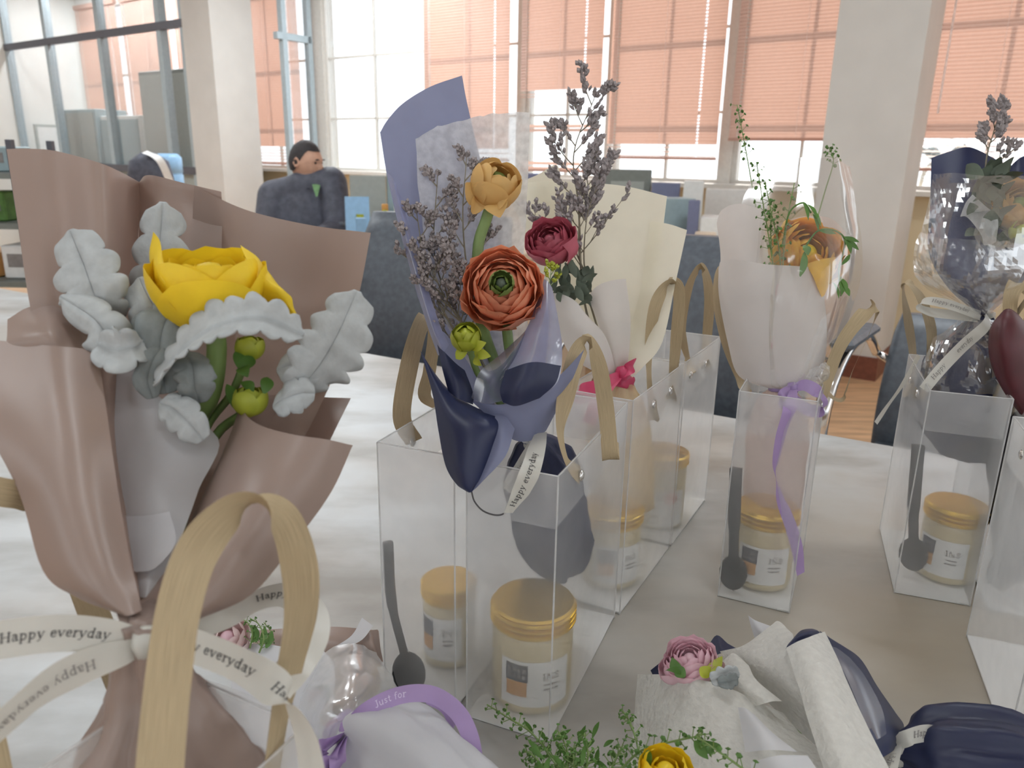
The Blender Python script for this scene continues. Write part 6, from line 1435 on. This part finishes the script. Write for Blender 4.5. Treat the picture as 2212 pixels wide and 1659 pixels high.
# ------------------------------------------------------------------ lying bouquet: white wrap, blush flower, lilac ribbon
Iq = thing('bouquet', TZ(760, 1560, .751), 'white bouquet lying on the table with a blush flower and lilac ribbon', 'bouquet', 'wrapped flower bouquets')
tsheet('kraft_wrap', [[(548, 1362, .79), (640, 1356, .80), (730, 1354, .80), (818, 1362, .79)], [(545, 1385, .785), (640, 1385, .80), (730, 1388, .80), (822, 1400, .785)], [(560, 1440, .775), (650, 1440, .785), (740, 1440, .785), (826, 1440, .775)]], M['brown_paper'], Iq, n=5, m=5)
tsheet('kraft_wrap', [[(783, 1372, .803), (800, 1362, .806), (816, 1360, .80)], [(785, 1398, .80), (805, 1392, .806), (822, 1400, .797)], [(795, 1425, .79), (812, 1425, .795), (828, 1430, .788)]], M['brown_paper'], Iq, n=5, m=5)
tsheet('white_wrap', [[(505, 1392, .80), (570, 1392, .812), (625, 1398, .815), (690, 1396, .81)], [(500, 1470, .79), (570, 1470, .805), (640, 1465, .812), (720, 1440, .81)], [(520, 1580, .78), (590, 1580, .795), (650, 1570, .80), (720, 1540, .80)], [(560, 1700, .772), (620, 1700, .785), (670, 1690, .79), (720, 1650, .79)]], M['white_wrap'], Iq, n=5, m=6, crumple=.001)
tsheet('cellophane', [[(690, 1412, .812), (735, 1397, .822), (780, 1396, .824), (815, 1408, .815)], [(668, 1470, .81), (730, 1465, .835), (790, 1460, .838), (845, 1462, .815)], [(652, 1540, .805), (710, 1540, .835), (775, 1530, .838), (835, 1500, .81)], [(660, 1610, .795), (700, 1610, .815), (735, 1600, .815), (765, 1575, .80)]], M['cello_soft'], Iq, n=8, m=7, crumple=.003, cs=40, seed=3, smooth=True)
tsheet('white_wrap', [[(722, 1420, .805), (770, 1412, .81), (806, 1420, .805)], [(700, 1480, .80), (765, 1480, .812), (822, 1480, .802)], [(700, 1560, .79), (740, 1560, .80), (790, 1540, .795)]], M['brown_paper'], Iq, n=5, m=5, crumple=.001)
tsheet('white_wrap', [[(722, 1398, .80), (760, 1372, .805), (782, 1334, .81)], [(745, 1400, .80), (782, 1382, .808), (806, 1352, .812)]], M['white_wrap'], Iq, n=5, m=4)
tI = TT(742, 1590, .808)
lying_body(Iq, tI, TT(1010, 1800, .80), [(0, .010), (.07, .022), (.2, .036), (.5, .042), (1, .038)], M['white_wrap'], 31, .07)
ring_band(Iq, tI, TT(1010, 1800, .80) - tI, .0145, .012, M['satin_lilac'])
ribbon('ribbon', [TT(745, 1585, .83), TT(790, 1538, .845), TT(860, 1503, .852), (TT(930, 1500, .852)), TT(985, 1535, .843), TT(1015, 1590, .83), TT(1030, 1670, .81)], [(-.4, 1, .2), (-.5, 1, .1), (-.2, 1, .1), (.2, 1, .2), (.7, .7, .2), (1, .3, .3), (1, .1, .3)], [.009, .0105, .0105, .0105, .0105, .0105, .0105], M['satin_lilac'], Iq, 9, texts=(('Just for', .22, .0058, False, 1),), tmat=M['ink_white'])
ribbon('ribbon_loop', [TT(925, 1510, .848), TT(960, 1530, .842), TT(975, 1562, .83), TT(955, 1590, .82), TT(930, 1592, .815)], [(.4, 1, .3), (.8, .6, .3), (1, .2, .3), (.6, .8, .3), (.3, 1, .3)], .006, M['satin_lilac'], Iq, 8)
for k, (x, y) in enumerate(((680, 1650), (700, 1668), (660, 1640), (720, 1675))):
    ribbon('ribbon', [TT(745, 1588, .83), TT((745 + x) / 2, (1580 + y) / 2, .84), TT(x, y, .83), TT(x - 35, y + 70, .80)], [(.7, .7, .1 + .2 * k)] * 4, [.007, .0095, .0105, .0105], M['satin_lilac'], Iq, 7)
knot(Iq, TT(752, 1578, .832), .0058, M['satin_lilac'])
flower(Iq, TT(492, 1378, .815), cv(.05, .6, -.75), [(5, .009, rad(56), rad(140), 0, .12, M['blush_petal']), (5, .013, rad(54), rad(125), .02, .14, M['blush_petal']), (6, .0162, rad(50), rad(108), .05, .15, M['blush_petal'])], M['pink_petal'], .006, seed=16)
for k, pts in enumerate(([(540, 1400, .81), (545, 1370, .82), (535, 1345, .825), (505, 1328, .825)], [(560, 1410, .81), (570, 1380, .82), (560, 1350, .822), (540, 1335, .822)], [(560, 1420, .80), (580, 1390, .81), (585, 1365, .81), (570, 1345, .81)])):
    bells(Iq, [TT(*q) for q in pts], 95 + k, 14, .006, .0014, .0006)
for (x0, y0, x1, y1) in ((565, 1395, 572, 1352), (555, 1385, 548, 1350), (575, 1400, 588, 1362), (545, 1388, 552, 1362)): leaf(Iq, TT(x0, y0, .815), TT(x1, y1, .822), CR, .0028, M['leaf'], .001)
boxitem('black_clip', 722, 768, 1532, (TT(745, 1550, .80) - CAM).dot(CF) + .002, M['spoon'], 'small dark lid under the cellophane of the white lying bouquet', 'lid', zb=TT(745, 1575, .79).z, thick=.012, bev=.002)
